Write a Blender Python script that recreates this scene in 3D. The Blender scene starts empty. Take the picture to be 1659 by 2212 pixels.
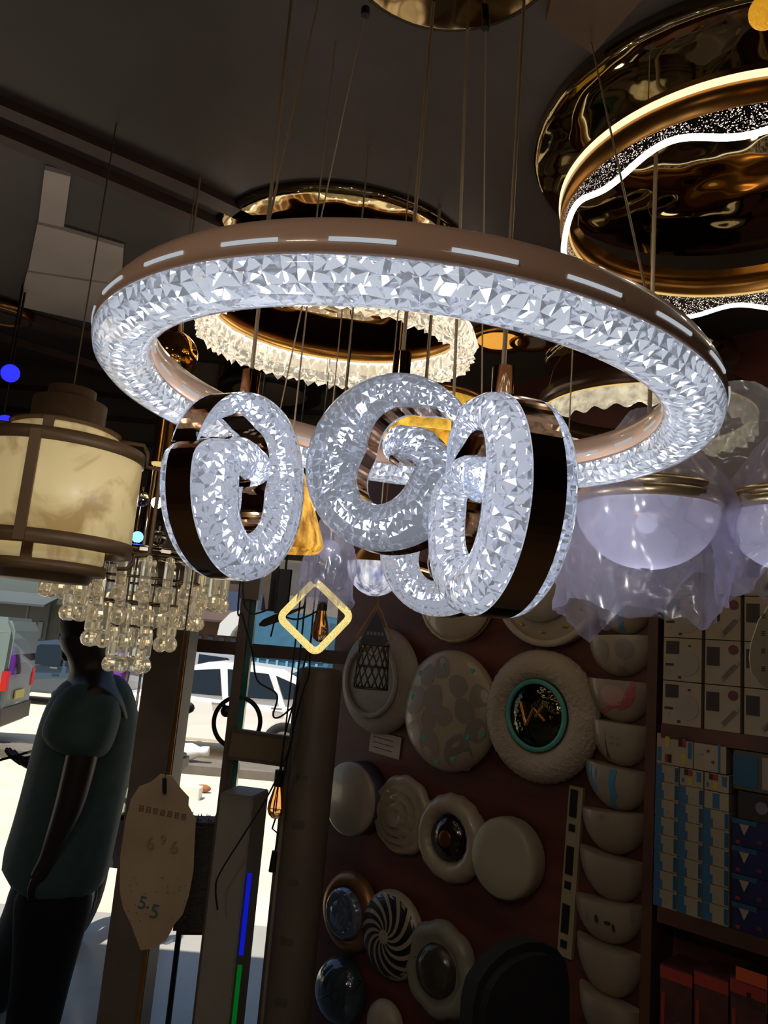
import bpy, bmesh, math, random
from mathutils import Vector, Matrix, noise
R_=math.radians; PI=math.pi; sin=math.sin; cos=math.cos
S=bpy.context.scene; COL=S.collection
random.seed(7)
# ---------------------------------------------------------------- camera
EYE=1.6; FPX=1661.0; W_,H_=1659.0,2212.0
_p,_r=R_(10.0),R_(4.9)
FWD=Vector((0,cos(_p),sin(_p))); _u=Vector((0,-sin(_p),cos(_p))); _x=Vector((1,0,0))
RT=_x*cos(_r)+_u*sin(_r); UP=-_x*sin(_r)+_u*cos(_r)
cam=bpy.data.cameras.new('camera'); camo=bpy.data.objects.new('camera',cam); COL.objects.link(camo)
camo.matrix_world=Matrix(((RT.x,UP.x,-FWD.x,0),(RT.y,UP.y,-FWD.y,0),(RT.z,UP.z,-FWD.z,EYE),(0,0,0,1)))
cam.sensor_fit='VERTICAL'; cam.sensor_height=36; cam.lens=36*FPX/H_; cam.clip_start=.01; cam.clip_end=200
S.camera=camo
# ---------------------------------------------------------------- light, sky, exposure
wd=bpy.data.worlds.new('world'); S.world=wd; wd.use_nodes=True
nt=wd.node_tree; sky=nt.nodes.new('ShaderNodeTexSky'); sky.sky_type='NISHITA'; sky.sun_disc=False
sky.sun_elevation=R_(72); sky.sun_rotation=R_(200)
nt.links.new(sky.outputs[0],nt.nodes['Background'].inputs[0]); nt.nodes['Background'].inputs[1].default_value=.12
sl=bpy.data.lights.new('sun','SUN'); sl.energy=7.5; sl.angle=R_(.6); sl.color=(1,.93,.82)
so=bpy.data.objects.new('sun',sl); COL.objects.link(so)
so.rotation_euler=Vector((.25,.34,-1)).to_track_quat('-Z','Y').to_euler()
S.view_settings.view_transform='Standard'; S.view_settings.look='None'; S.view_settings.gamma=1
S.view_settings.exposure=0.0; S.view_settings.use_curve_mapping=False
S.cycles.sample_clamp_indirect=3.0; S.cycles.sample_clamp_direct=0
S.cycles.max_bounces=14; S.cycles.transmission_bounces=10; S.cycles.transparent_max_bounces=12; S.cycles.diffuse_bounces=4; S.cycles.glossy_bounces=5
S.cycles.use_denoising=True; S.cycles.blur_glossy=.5
# ---------------------------------------------------------------- picture to place
CAM=Vector((0,0,EYE))
def ray(px,py): return RT*((px-W_/2)/FPX)-UP*((py-H_/2)/FPX)+FWD
def PD(px,py,d): return CAM+ray(px,py)*d                     # at a depth along the view
def PZ(px,py,z):                                             # on a horizontal plane, z above the eye
    d=ray(px,py); return CAM+d*(z/d.z)
def PY(px,py,y): d=ray(px,py); return CAM+d*(y/d.y)
WD=3.3
WT=Vector((.70710678,-.70710678,0)); WN=Vector((-.70710678,-.70710678,0)); W0=Vector((WD/2,WD/2,0))
def PW(px,py,off=0.0):                                       # on the lamp wall, off in front of it
    d=ray(px,py); t=(WD-off*2**.5)/(d.x+d.y); return CAM+d*t
def wsz(px,py,off=0.0):
    P=PW(px,py,off)-W0; return P.dot(WT),P.z
def WP(s,z,off=0.0): return W0+WT*s+WN*off+Vector((0,0,z))
WROT=Matrix((WT,(0,0,1),WN)).transposed()                    # local x along the wall, y up, z out of it
def mpx(P): return (P-CAM).dot(FWD)/FPX                      # metres per pixel at a place
# ---------------------------------------------------------------- materials
def lin(c):
    if isinstance(c,str):
        c=c.lstrip('#'); c=[int(c[i:i+2],16)/255 for i in (0,2,4)]
        c=[x/12.92 if x<=.04045 else ((x+.055)/1.055)**2.4 for x in c]
    return (c[0],c[1],c[2],1)
MC={}
def M(name,col='#808080',rough=.5,metal=0,emit=None,es=1.0,trans=0,ior=1.45,alpha=1,var=0,vscale=8,bump=0,bscale=30,spec=.5,coat=0,sub=0,vcol=None,vstretch=(1,1,1),bdist=.02,evar=False):
    if name in MC: return MC[name]
    m=bpy.data.materials.new(name); m.use_nodes=True; MC[name]=m
    n=m.node_tree; b=n.nodes['Principled BSDF']; L=n.links.new
    b.inputs['Base Color'].default_value=lin(col); b.inputs['Roughness'].default_value=rough; b.inputs['Metallic'].default_value=metal
    b.inputs['Transmission Weight'].default_value=trans; b.inputs['IOR'].default_value=ior; b.inputs['Alpha'].default_value=alpha
    b.inputs['Specular IOR Level'].default_value=spec; b.inputs['Coat Weight'].default_value=coat
    if emit: b.inputs['Emission Color'].default_value=lin(emit); b.inputs['Emission Strength'].default_value=es
    if var or bump:
        tc=n.nodes.new('ShaderNodeTexCoord'); mp=n.nodes.new('ShaderNodeMapping'); L(tc.outputs['Object'],mp.inputs[0]); mp.inputs['Scale'].default_value=vstretch
    if var:
        t=n.nodes.new('ShaderNodeTexNoise'); t.inputs['Scale'].default_value=vscale; t.inputs['Detail'].default_value=5; L(mp.outputs[0],t.inputs[0])
        r=n.nodes.new('ShaderNodeMapRange'); r.inputs[1].default_value=.35; r.inputs[2].default_value=.68; L(t.outputs[0],r.inputs[0])
        x=n.nodes.new('ShaderNodeMix'); x.data_type='RGBA'; L(r.outputs[0],x.inputs[0]); c=lin(col)
        x.inputs[6].default_value=lin(vcol) if vcol else (c[0]*(1-var),c[1]*(1-var),c[2]*(1-var),1)
        x.inputs[7].default_value=c if vcol else (min(1,c[0]*(1+var)),min(1,c[1]*(1+var)),min(1,c[2]*(1+var)),1)
        L(x.outputs[2],b.inputs['Base Color'])
        if evar: L(x.outputs[2],b.inputs['Emission Color'])
    if bump:
        t2=n.nodes.new('ShaderNodeTexNoise'); t2.inputs['Scale'].default_value=bscale; t2.inputs['Detail'].default_value=2; L(mp.outputs[0],t2.inputs[0])
        bu=n.nodes.new('ShaderNodeBump'); bu.inputs['Strength'].default_value=bump; bu.inputs['Distance'].default_value=bdist; L(t2.outputs[0],bu.inputs['Height']); L(bu.outputs[0],b.inputs['Normal'])
    return m
def EM(name,col,st):
    if name in MC: return MC[name]
    m=bpy.data.materials.new(name); m.use_nodes=True; MC[name]=m; n=m.node_tree
    e=n.nodes.new('ShaderNodeEmission'); e.inputs[0].default_value=lin(col); e.inputs[1].default_value=st
    n.links.new(e.outputs[0],n.nodes['Material Output'].inputs[0]); return m
def FILM(name,col,tr=.45,gl=.12,tl=.5,tint='#ffffff'):                        # thin plastic film, frosted glass
    if name in MC: return MC[name]
    m=bpy.data.materials.new(name); m.use_nodes=True; MC[name]=m; n=m.node_tree; L=n.links.new
    def N(t): return n.nodes.new(t)
    a=N('ShaderNodeBsdfTransparent'); a.inputs[0].default_value=lin(tint)
    d=N('ShaderNodeBsdfDiffuse'); d.inputs[0].default_value=lin(col); t=N('ShaderNodeBsdfTranslucent'); t.inputs[0].default_value=lin(col)
    g=N('ShaderNodeBsdfGlossy'); g.inputs['Roughness'].default_value=.18
    m1=N('ShaderNodeMixShader'); m1.inputs[0].default_value=tl; L(d.outputs[0],m1.inputs[1]); L(t.outputs[0],m1.inputs[2])
    lw=N('ShaderNodeLayerWeight'); lw.inputs[0].default_value=.5; mr=N('ShaderNodeMapRange'); mr.inputs[3].default_value=tr; mr.inputs[4].default_value=tr*.3; L(lw.outputs['Facing'],mr.inputs[0])
    m2=N('ShaderNodeMixShader'); L(mr.outputs[0],m2.inputs[0]); L(m1.outputs[0],m2.inputs[1]); L(a.outputs[0],m2.inputs[2])
    m3=N('ShaderNodeMixShader'); m3.inputs[0].default_value=gl; L(m2.outputs[0],m3.inputs[1]); L(g.outputs[0],m3.inputs[2])
    L(m3.outputs[0],n.nodes['Material Output'].inputs[0]); return m
# ---------------------------------------------------------------- mesh builder
def I4(): return Matrix.Identity(4)
def T(v,rot=None):
    m=Matrix.Translation(Vector(v))
    return m@rot.to_4x4() if rot is not None else m
class MB:
    def __init__(s,M0=None): s.V=[];s.F=[];s.MI=[];s.SM=[];s.mats=[];s.M0=M0
    def mi(s,m):
        if m not in s.mats: s.mats.append(m)
        return s.mats.index(m)
    def add(s,V,F,m,smooth=False,M=None):
        o=len(s.V); k=s.mi(m)
        if s.M0 is not None: M=s.M0@M if M is not None else s.M0
        s.V+=[(M@Vector(v)) if M is not None else Vector(v) for v in V]
        for f in F: s.F.append([i+o for i in f]); s.MI.append(k); s.SM.append(smooth)
        return s
    def box(s,c,d,m,rot=None,M=None):
        x,y,z=[a/2 for a in d]; c=Vector(c)
        V=[Vector((sx*x,sy*y,sz*z)) for sz in(-1,1) for sy in(-1,1) for sx in(-1,1)]
        if rot is not None: V=[rot@v for v in V]
        return s.add([v+c for v in V],[(0,2,3,1),(4,5,7,6),(0,1,5,4),(1,3,7,5),(3,2,6,7),(2,0,4,6)],m,False,M)
    def rbox(s,c,d,m,r=.01,M=None,n=4):                        # rounded in its x-y outline, extruded along z
        x,y=d[0]/2-r,d[1]/2-r; P=[]
        for cx,cy,a0 in((x,y,0),(-x,y,90),(-x,-y,180),(x,-y,270)):
            for k in range(n+1):
                a=R_(a0+90*k/n); P.append((c[0]+cx+r*cos(a),c[1]+cy+r*sin(a)))
        return s.prism(P,c[2]-d[2]/2,c[2]+d[2]/2,m,M)
    def prism(s,P,z0,z1,m,M=None,smooth=False):
        n=len(P); V=[(p[0],p[1],z0) for p in P]+[(p[0],p[1],z1) for p in P]
        F=[list(range(n))[::-1],list(range(n,2*n))]+[(i,(i+1)%n,n+(i+1)%n,n+i) for i in range(n)]
        return s.add(V,F,m,smooth,M)
    def cyl(s,p,q,r,m,r2=None,n=14,M=None,smooth=True,caps=True):
        p=Vector(p);q=Vector(q); d=(q-p); r2=r if r2 is None else r2
        z=d.normalized(); a=z.orthogonal().normalized(); b=z.cross(a)
        V=[];F=[]
        for c,rr in((p,r),(q,r2)):
            for k in range(n): V.append(c+(a*cos(2*PI*k/n)+b*sin(2*PI*k/n))*rr)
        s.add(V,[(k,(k+1)%n,n+(k+1)%n,n+k) for k in range(n)],m,smooth,M)
        if caps: s.add(V,[list(range(n))[::-1],list(range(n,2*n))],m,False,M)
        return s
    def tube(s,P,r,m,n=8,closed=False,M=None,radii=None,flat=1.0):
        P=[Vector(p) for p in P]; N=len(P); V=[];F=[]; a=None
        for i in range(N):
            t=(P[(i+1)%N]-P[i-1]) if closed else (P[min(i+1,N-1)]-P[max(i-1,0)])
            t.normalize()
            if a is None: a=t.orthogonal().normalized()
            a=(a-t*a.dot(t)).normalized(); b=t.cross(a); rr=radii[i] if radii else r
            for k in range(n): V.append(P[i]+(a*cos(2*PI*k/n)+b*sin(2*PI*k/n)*flat)*rr)
        for i in range(N if closed else N-1):
            j=(i+1)%N
            for k in range(n): F.append((i*n+k,i*n+(k+1)%n,j*n+(k+1)%n,j*n+k))
        if not closed: F+=[list(range(n))[::-1],list(range((N-1)*n,N*n))]
        return s.add(V,F,m,True,M)
    def lathe(s,pr,m,n=40,M=None,closed=False,smooth=True,rf=None,a0=0,a1=2*PI):
        full=abs(a1-a0-2*PI)<1e-6; nn=n if full else n+1; k=len(pr); V=[];F=[]
        for i in range(nn):
            a=a0+(a1-a0)*i/n
            for j,(r,z) in enumerate(pr):
                f=rf(a,j) if rf else 1; V.append((r*f*cos(a),r*f*sin(a),z))
        for i in range(n):
            i2=(i+1)%nn
            for j in range(k if closed else k-1):
                j2=(j+1)%k; F.append((i*k+j,i2*k+j,i2*k+j2,i*k+j2))
        return s.add(V,F,m,smooth,M)
    def sph(s,c,r,m,n=20,M=None,sc=(1,1,1)):
        pr=[(max(1e-5,sin(PI*j/(n//2)))*1.0,-cos(PI*j/(n//2))) for j in range(n//2+1)]
        return s.lathe(pr,m,n,(M or I4())@T(c)@Matrix.Diagonal((r*sc[0],r*sc[1],r*sc[2],1)))
    def build(s,name,parent=None,world=False,recalc=True,bevel=0,origin=None):
        V=s.V
        if parent is not None and world:
            top=parent
            while top.parent: top=top.parent
            inv=top.matrix_basis.inverted(); V=[inv@v for v in V]
        loc=None
        if parent is None:
            if origin is None:
                xs=[v.x for v in V];ys=[v.y for v in V];zs=[v.z for v in V]
                origin=Vector(((min(xs)+max(xs))/2,(min(ys)+max(ys))/2,min(zs)))
            loc=Vector(origin); V=[v-loc for v in V]
        me=bpy.data.meshes.new(name); me.from_pydata([tuple(v) for v in V],[],s.F); 
        for m in s.mats: me.materials.append(m)
        me.polygons.foreach_set('material_index',s.MI); me.polygons.foreach_set('use_smooth',s.SM); me.update()
        if recalc or bevel:
            bm=bmesh.new(); bm.from_mesh(me)
            if recalc: bmesh.ops.recalc_face_normals(bm,faces=bm.faces)
            if bevel:
                es=[e for e in bm.edges if len(e.link_faces)==2 and e.calc_face_angle(0)>R_(50)]
                bmesh.ops.bevel(bm,geom=es,offset=bevel,segments=2,affect='EDGES',clamp_overlap=True)
            bm.to_mesh(me); bm.free()
        o=bpy.data.objects.new(name,me); COL.objects.link(o)
        if parent is not None: o.parent=parent
        else: o.location=loc
        return o
def tag(o,label=None,cat=None,group=None,kind=None):
    if label: o['label']=label
    if cat: o['category']=cat
    if group: o['group']=group
    if kind: o['kind']=kind
    return o
def thing(name,label,cat,loc=(0,0,0),rot=None,group=None):
    o=bpy.data.objects.new(name,None); o.empty_display_size=.05; COL.objects.link(o)
    o.matrix_basis=T(loc,rot) if rot is not None else Matrix.Translation(Vector(loc))
    return tag(o,label,cat,group)
KIDS={}
def copy_tree(o,parent=None):
    c=o.copy(); COL.objects.link(c); c.parent=parent
    for ch in [x for x in bpy.data.objects if x.parent==o]: copy_tree(ch,c)
    return c
def struct(o): return tag(o,kind='structure')
def rz(a): return Matrix.Rotation(a,3,'Z')
def text_mesh(s,size):
    c=bpy.data.curves.new('txt','FONT'); c.body=s; c.size=size; c.align_x='CENTER'; c.align_y='CENTER'; c.extrude=size*.01; c.resolution_u=4
    o=bpy.data.objects.new('txt',c); COL.objects.link(o); dg=bpy.context.evaluated_depsgraph_get(); dg.update()
    me=bpy.data.meshes.new_from_object(o.evaluated_get(dg)); V=[v.co.copy() for v in me.vertices]; F=[list(p.vertices) for p in me.polygons]
    bpy.data.objects.remove(o); bpy.data.curves.remove(c); bpy.data.meshes.remove(me); return V,F
def skin_mesh(nodes,edges,sub=2,root=0):
    me=bpy.data.meshes.new('sk'); me.from_pydata([n[0] for n in nodes],edges,[]); o=bpy.data.objects.new('sk',me); COL.objects.link(o)
    sk=o.modifiers.new('s','SKIN'); sk.use_smooth_shade=True
    for v,n in zip(me.skin_vertices[0].data,nodes):
        r=n[1]; v.radius=(r,r) if not isinstance(r,tuple) else r; v.use_root=False
    me.skin_vertices[0].data[root].use_root=True
    ss=o.modifiers.new('u','SUBSURF'); ss.levels=sub; ss.render_levels=sub
    dg=bpy.context.evaluated_depsgraph_get(); dg.update()
    e=bpy.data.meshes.new_from_object(o.evaluated_get(dg)); V=[v.co.copy() for v in e.vertices]; F=[list(p.vertices) for p in e.polygons]
    bpy.data.objects.remove(o); bpy.data.meshes.remove(me); bpy.data.meshes.remove(e); return V,F
# cut acrylic: a shell, smooth outside, with small pyramids on its inner face (or outside, for cut crystal)
def facet_shell(mb,surf,inner,nu,nv,amp,m,closed=True,jit=.24,rnd=None,out=False):
    rnd=rnd or random; cu=nu if closed else nu+1
    def idx(i,j): return (i%cu)*(nv+1)+j
    sm,fc=(inner,surf) if out else (surf,inner); sg=1 if out else -1
    Vs=[];Vf=[];Fs=[];Ff=[];Fe=[]
    for i in range(cu):
        for j in range(nv+1):
            u=i/nu; v=j/nv; Vs.append(sm(u,v)[0])
            if 0<j<nv and (closed or 0<i<nu): u+=rnd.uniform(-jit,jit)/nu; v+=rnd.uniform(-jit,jit)/nv
            Vf.append(fc(u,v)[0])
    for i in range(nu):
        for j in range(nv):
            p,n=fc((i+.5+rnd.uniform(-.22,.22))/nu,(j+.5+rnd.uniform(-.22,.22))/nv)
            Vf.append(p+n*(sg*amp*rnd.uniform(.4,1.4))); k=len(Vf)-1
            a,b,c,d=idx(i,j),idx(i+1,j),idx(i+1,j+1),idx(i,j+1)
            Ff+=[(b,a,k),(c,b,k),(d,c,k),(a,d,k)]
            Fs.append((a,b,c,d))
    V=Vs+Vf; o=len(Vs); Ff=[[q+o for q in f] for f in Ff]
    for i in range(nu):
        for j in(0,nv): Fe.append((idx(i,j),idx(i+1,j),o+idx(i+1,j),o+idx(i,j)))
    if not closed:
        for i in(0,nu):
            for j in range(nv): Fe.append((idx(i,j),idx(i,j+1),o+idx(i,j+1),o+idx(i,j)))
    k=mb.mi(m); b0=len(mb.V)
    if mb.M0 is not None: V=[mb.M0@v for v in V]
    mb.V+=[Vector(v) for v in V]
    for L_,s_ in((Fs,not out),(Ff,False),(Fe,False)):
        for f in L_: mb.F.append([q+b0 for q in f]); mb.MI.append(k); mb.SM.append(s_)
    return mb
# ---------------------------------------------------------------- shared materials
m_wall=M('wood_wall','#572a1e',.5,var=.35,vscale=3,vstretch=(1,1,5))
m_ceil=M('ceiling_paint','#4c423a',.55,var=.2,vscale=2.5)
m_tile=M('white_tile','#98968e',.25,var=.06,vscale=5)
m_road=M('dusty_concrete','#cdbfa6',.9,var=.12,vscale=1.2)
m_dark=M('dark_brown','#2a1d16',.6,var=.2)
m_pillar=M('pillar_paint','#6a5d50',.6,var=.15,vscale=6)
m_gold=M('polished_gold','#8f7a55',.10,1,bump=.35,bscale=5,bdist=.03)
m_gold2=M('brushed_gold','#b07c3e',.28,1,var=.12,vscale=20)
m_rose=M('rose_gold','#8f6a48',.07,1)
m_beige=M('champagne_paint','#d6b098',.35,.0,coat=.5)
m_glass=M('acrylic','#f4f7ff',.03,trans=.93,ior=1.45,emit='#d5dfee',es=.05)
m_wire=M('steel_wire','#b39c7c',.4,.3)
m_clear=M('clear_glass','#ffffff',.0,trans=1,ior=1.45)
m_black=M('black_plastic','#15130f',.45)
m_white=M('white_plastic','#cfc8bb',.4,var=.05)
m_cream=M('cream_shade','#a3927c',.45,var=.08,vscale=14)
e_cool=EM('led_cool','#f3f6ff',70); e_board=EM('led_board','#e9eef4',.74); e_slot=EM('slot_light','#dfe8f0',.55)
# ---------------------------------------------------------------- the room
CEILZ=EYE+1.05; FY=3.24; GZ=-.35
b=MB(); b.box((-.5,.9,-.175),(7.6,7.6,.35),m_tile)
tile=b.build('floor'); struct(tile)
b=MB(); b.box((0,32.3,GZ-.1),(70,55.2,.2),m_road); struct(b.build('ground'))
b=MB(); b.box((-.3,.15,CEILZ+.09),(7.4,6.3,.18),m_ceil); struct(b.build('ceiling'))
b=MB()
Mw=T(W0,WROT); b.box((-.035,CEILZ/2,-.05),(5.07,CEILZ,.1),m_wall,M=Mw); struct(b.build('wall_right'))
b=MB(); m_back=M('back_wall_paint','#7d6e5e',.7,var=.1); b.box((0,-2.95,CEILZ/2),(7.6,.1,CEILZ),m_back); struct(b.build('wall_back'))
b=MB(); b.box((-3.95,.15,CEILZ/2),(.1,6.3,CEILZ),m_back); struct(b.build('wall_left'))
b=MB(); b.box((3.45,-1.5,CEILZ/2),(.1,2.9,CEILZ),m_back); struct(b.build('wall_side'))
b=MB(); b.box((-2.05,FY-.06,EYE+.685),(3.7,.1,.73),M('shutter_box','#4a4138',.5,var=.15,vscale=4)); 
for k in range(6): b.box((-2.05,FY-.115,EYE+.45+.1*k),(3.7,.012,.02),m_dark)
struct(b.build('lintel'))
# ceiling beams running towards the street, pale sheets for the sunlight reflected between them
def ceil_strip(name,pts,h,m,z=1.05):
    P=[PZ(x,y,z) for x,y in pts]; V=[p for p in P]+[p-Vector((0,0,h)) for p in P]; n=len(P)
    mb=MB(); mb.add(V,[list(range(n)),list(range(n,2*n))[::-1]]+[(i,(i+1)%n,n+(i+1)%n,n+i) for i in range(n)],m)
    return struct(mb.build(name))
m_beam=M('beam_wood','#4e3a2e',.6,var=.25,vscale=6)
m_sunpatch=M('painted_sun_patch','#dccdbd',.6,var=.08,vscale=4)  # pale colour paints patches of reflected sunlight on the ceiling
ceil_strip('trim_1',[(-60,205),(430,420),(640,520),(640,495),(430,392),(-60,180)],.02,m_beam)
ceil_strip('trim_2',[(-60,262),(430,470),(640,560),(640,545),(430,450),(-60,240)],.025,m_beam)
ceil_strip('trim_3',[(-60,655),(230,740),(420,800),(420,790),(230,726),(-60,638)],.03,m_beam)
ceil_strip('trim_4',[(-60,715),(230,800),(420,860),(420,850),(230,788),(-60,700)],.03,m_beam)
ceil_strip('trim_5',[(1180,25),(1282,95),(1420,-60),(1200,-60)],.02,M('brown_panel','#5b4028',.55,var=.15))
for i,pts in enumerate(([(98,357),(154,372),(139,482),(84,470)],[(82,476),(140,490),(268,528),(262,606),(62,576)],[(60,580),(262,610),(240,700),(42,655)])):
    ceil_strip('ceiling_sun_patch',pts,.012,m_sunpatch)
# transom bar and shopfront uprights
P=PD(360,1500,2.9); b=MB(); b.box((P.x,P.y,CEILZ/2),(.15,.15,CEILZ),m_pillar); b.box((P.x+.066,P.y-.08,CEILZ/2),(.012,.012,CEILZ),m_gold2); b.box((P.x,P.y,.06),(.19,.19,.12),m_pillar)
struct(b.build('pillar'))
b=MB(); A=PD(405,1392,3.35); B=PD(760,1418,3.35); b.box(((A.x+B.x)/2,A.y,A.z),(B.x-A.x,.05,.055),M('transom_brown','#4e3a30',.5)); struct(b.build('trim_6'))
b=MB(); b.box((0,11.55,GZ+.06),(60,.7,.12),M('kerb','#5d574f',.9,var=.2,vscale=3)); struct(b.build('kerb'))


# unseen fill lamps added behind the viewer to brighten the shop
def fill_light(x,y,e,col,label):
    t=thing('ceiling_light',label,'ceiling lamp',Vector((x,y,CEILZ)))  # unseen lamp added to brighten the shop
    b=MB(T((x,y,CEILZ))); b.lathe([(.16,-.05),(.17,-.045),(.17,0),(.001,0)],MC.get('white_plastic') or m_white,36); b.build('housing',t,True)
    b=MB(T((x,y,CEILZ))); b.lathe([(.001,-.052),(.12,-.052),(.16,-.05)],EM('fill_lens','#ffe2c0',3),36); b.build('lens',t,True)
    l=bpy.data.lights.new('fill_lamp','AREA'); l.shape='DISK'; l.size=.3; l.energy=e; l.color=col; o=bpy.data.objects.new('fill_lamp',l); COL.objects.link(o); o.location=(x,y,CEILZ-.06)
fill_light(-1.0,-.55,11,(1,.84,.68),'added unseen ceiling light brightening the shop, behind the viewer, towards the street side')
fill_light(.4,-1.4,2.5,(1,.84,.68),'added unseen ceiling light brightening the shop, behind the viewer, towards the wall side')
# ---------------------------------------------------------------- great ring chandelier
Z1=EYE+.323; RC=Vector((.014,.996,Z1)); RO,RI=.40,.33
rt1=Matrix.Rotation(R_(2.5),3,'Y')
t=thing('ring_chandelier','large lit crystal ring chandelier with a champagne rim, hung on wires in the middle','chandelier',RC,rt1)
b=MB(); N=120
pr=[(.40,0),(.4005,.012),(.397,.026),(.389,.038),(.377,.044),(.35,.045),(.337,.041),(.331,.03),(.33,0),(.336,-.002),(.394,-.002)]
b.lathe(pr,m_beige,N,closed=True); rim=b.build('rim',t)
def slot(a,r,z,L=.062,h=.006):
    n=6; V=[]
    for k in range(n+1):
        q=a+(k/n-.5)*L/r
        for dz in(-h/2,h/2):
            for dr in(-.001,.0014): V.append((cos(q)*(r+dr),sin(q)*(r+dr),z+dz))
    F=[]
    for k in range(n):
        o=4*k; 
        for i,j in((0,1),(1,3),(3,2),(2,0)): F.append((o+i,o+j,o+4+j,o+4+i))
    F+=[(0,1,3,2),(4*n,4*n+2,4*n+3,4*n+1)]
    return MB().add(V,F,e_slot)
for k in range(24):
    a=R_(-97.5+15*k); slot(a,.4006,.0105,.058,.0034).build('light_slot',rim)
for k in range(24):
    a=R_(-92+15*k); slot(a,.3297,.012,.045,.003).build('light_slot',rim)
a_=(RO-RI)/2; rm=(RO+RI)/2
def srf(s,dp):
    def f(u,v):
        th=2*PI*u; q=PI*v; rr=rm+a_*s*cos(q); z=-.003-dp*sin(q)
        n=Vector((cos(q)/a_,0,-sin(q)/dp)).normalized()
        return Vector((rr*cos(th),rr*sin(th),z)),Vector((n.x*cos(th),n.x*sin(th),n.z))
    return f
b=MB(); facet_shell(b,srf(1,.026),srf(.84,.021),160,7,.0072,m_glass); b.build('crystal_diffuser',t)
b=MB(); b.lathe([(.392,-.0025),(.338,-.0025),(.338,-.0035),(.392,-.0035)],e_board,N,closed=True)
lb=b.build('led_board',t)
b=MB()
for k in range(96):
    a=2*PI*k/96; b.sph((cos(a)*.366,sin(a)*.366,-.006),.0062,e_cool,8)
b.build('led_strip',lb)
CP=Vector((.027,.955,CEILZ))
b=MB(T(CP)); b.lathe([(.001,-.03),(.165,-.03),(.178,-.024),(.18,-.012),(.18,0)],m_gold,48); can=b.build('canopy',t,True)
def wire(par,p,q,r=.0014,m=None,name='wire'):
    mb=MB(); mb.cyl(p,q,r,m or m_wire,n=6); return mb.build(name,par,True)
def ringpt(px,py,R=.365,z=.043):                               # where the ring's top is seen at a pixel
    P=PZ(px,py,Z1+z-EYE); d=Vector((P.x-RC.x,P.y-RC.y)); d=d.normalized()*R; return RC+rt1@Vector((d.x,d.y,z))
W1=[((702,-60),(541,484)),((790,18),(640,900)),((1050,46),(1000,930))]
for (x0,y0),(x1,y1) in W1:
    A=PZ(x0,y0,1.02); wire(t,A,ringpt(x1,y1))
    mb=MB(); mb.cyl(A,A-Vector((0,0,.014)),.007,m_black,n=10); mb.build('wire_bolt',can,True)
A=PZ(1278,95,1.03); wire(t,A,ringpt(1392,640))
TAGTOP=ringpt(452,872)
# point lamps inside the ring's crystal
def plight(name,P,e,col,r=.02,par=None):
    l=bpy.data.lights.new(name,'POINT'); l.energy=e; l.color=col; l.shadow_soft_size=r
    o=bpy.data.objects.new(name,l); COL.objects.link(o); o.location=P; return o
for k in range(8):
    a=2*PI*(k+.5)/8; plight('ring_light',RC+rt1@Vector((cos(a)*.33,sin(a)*.33,-.10)),.7,(.9,.94,1),.006)
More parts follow.
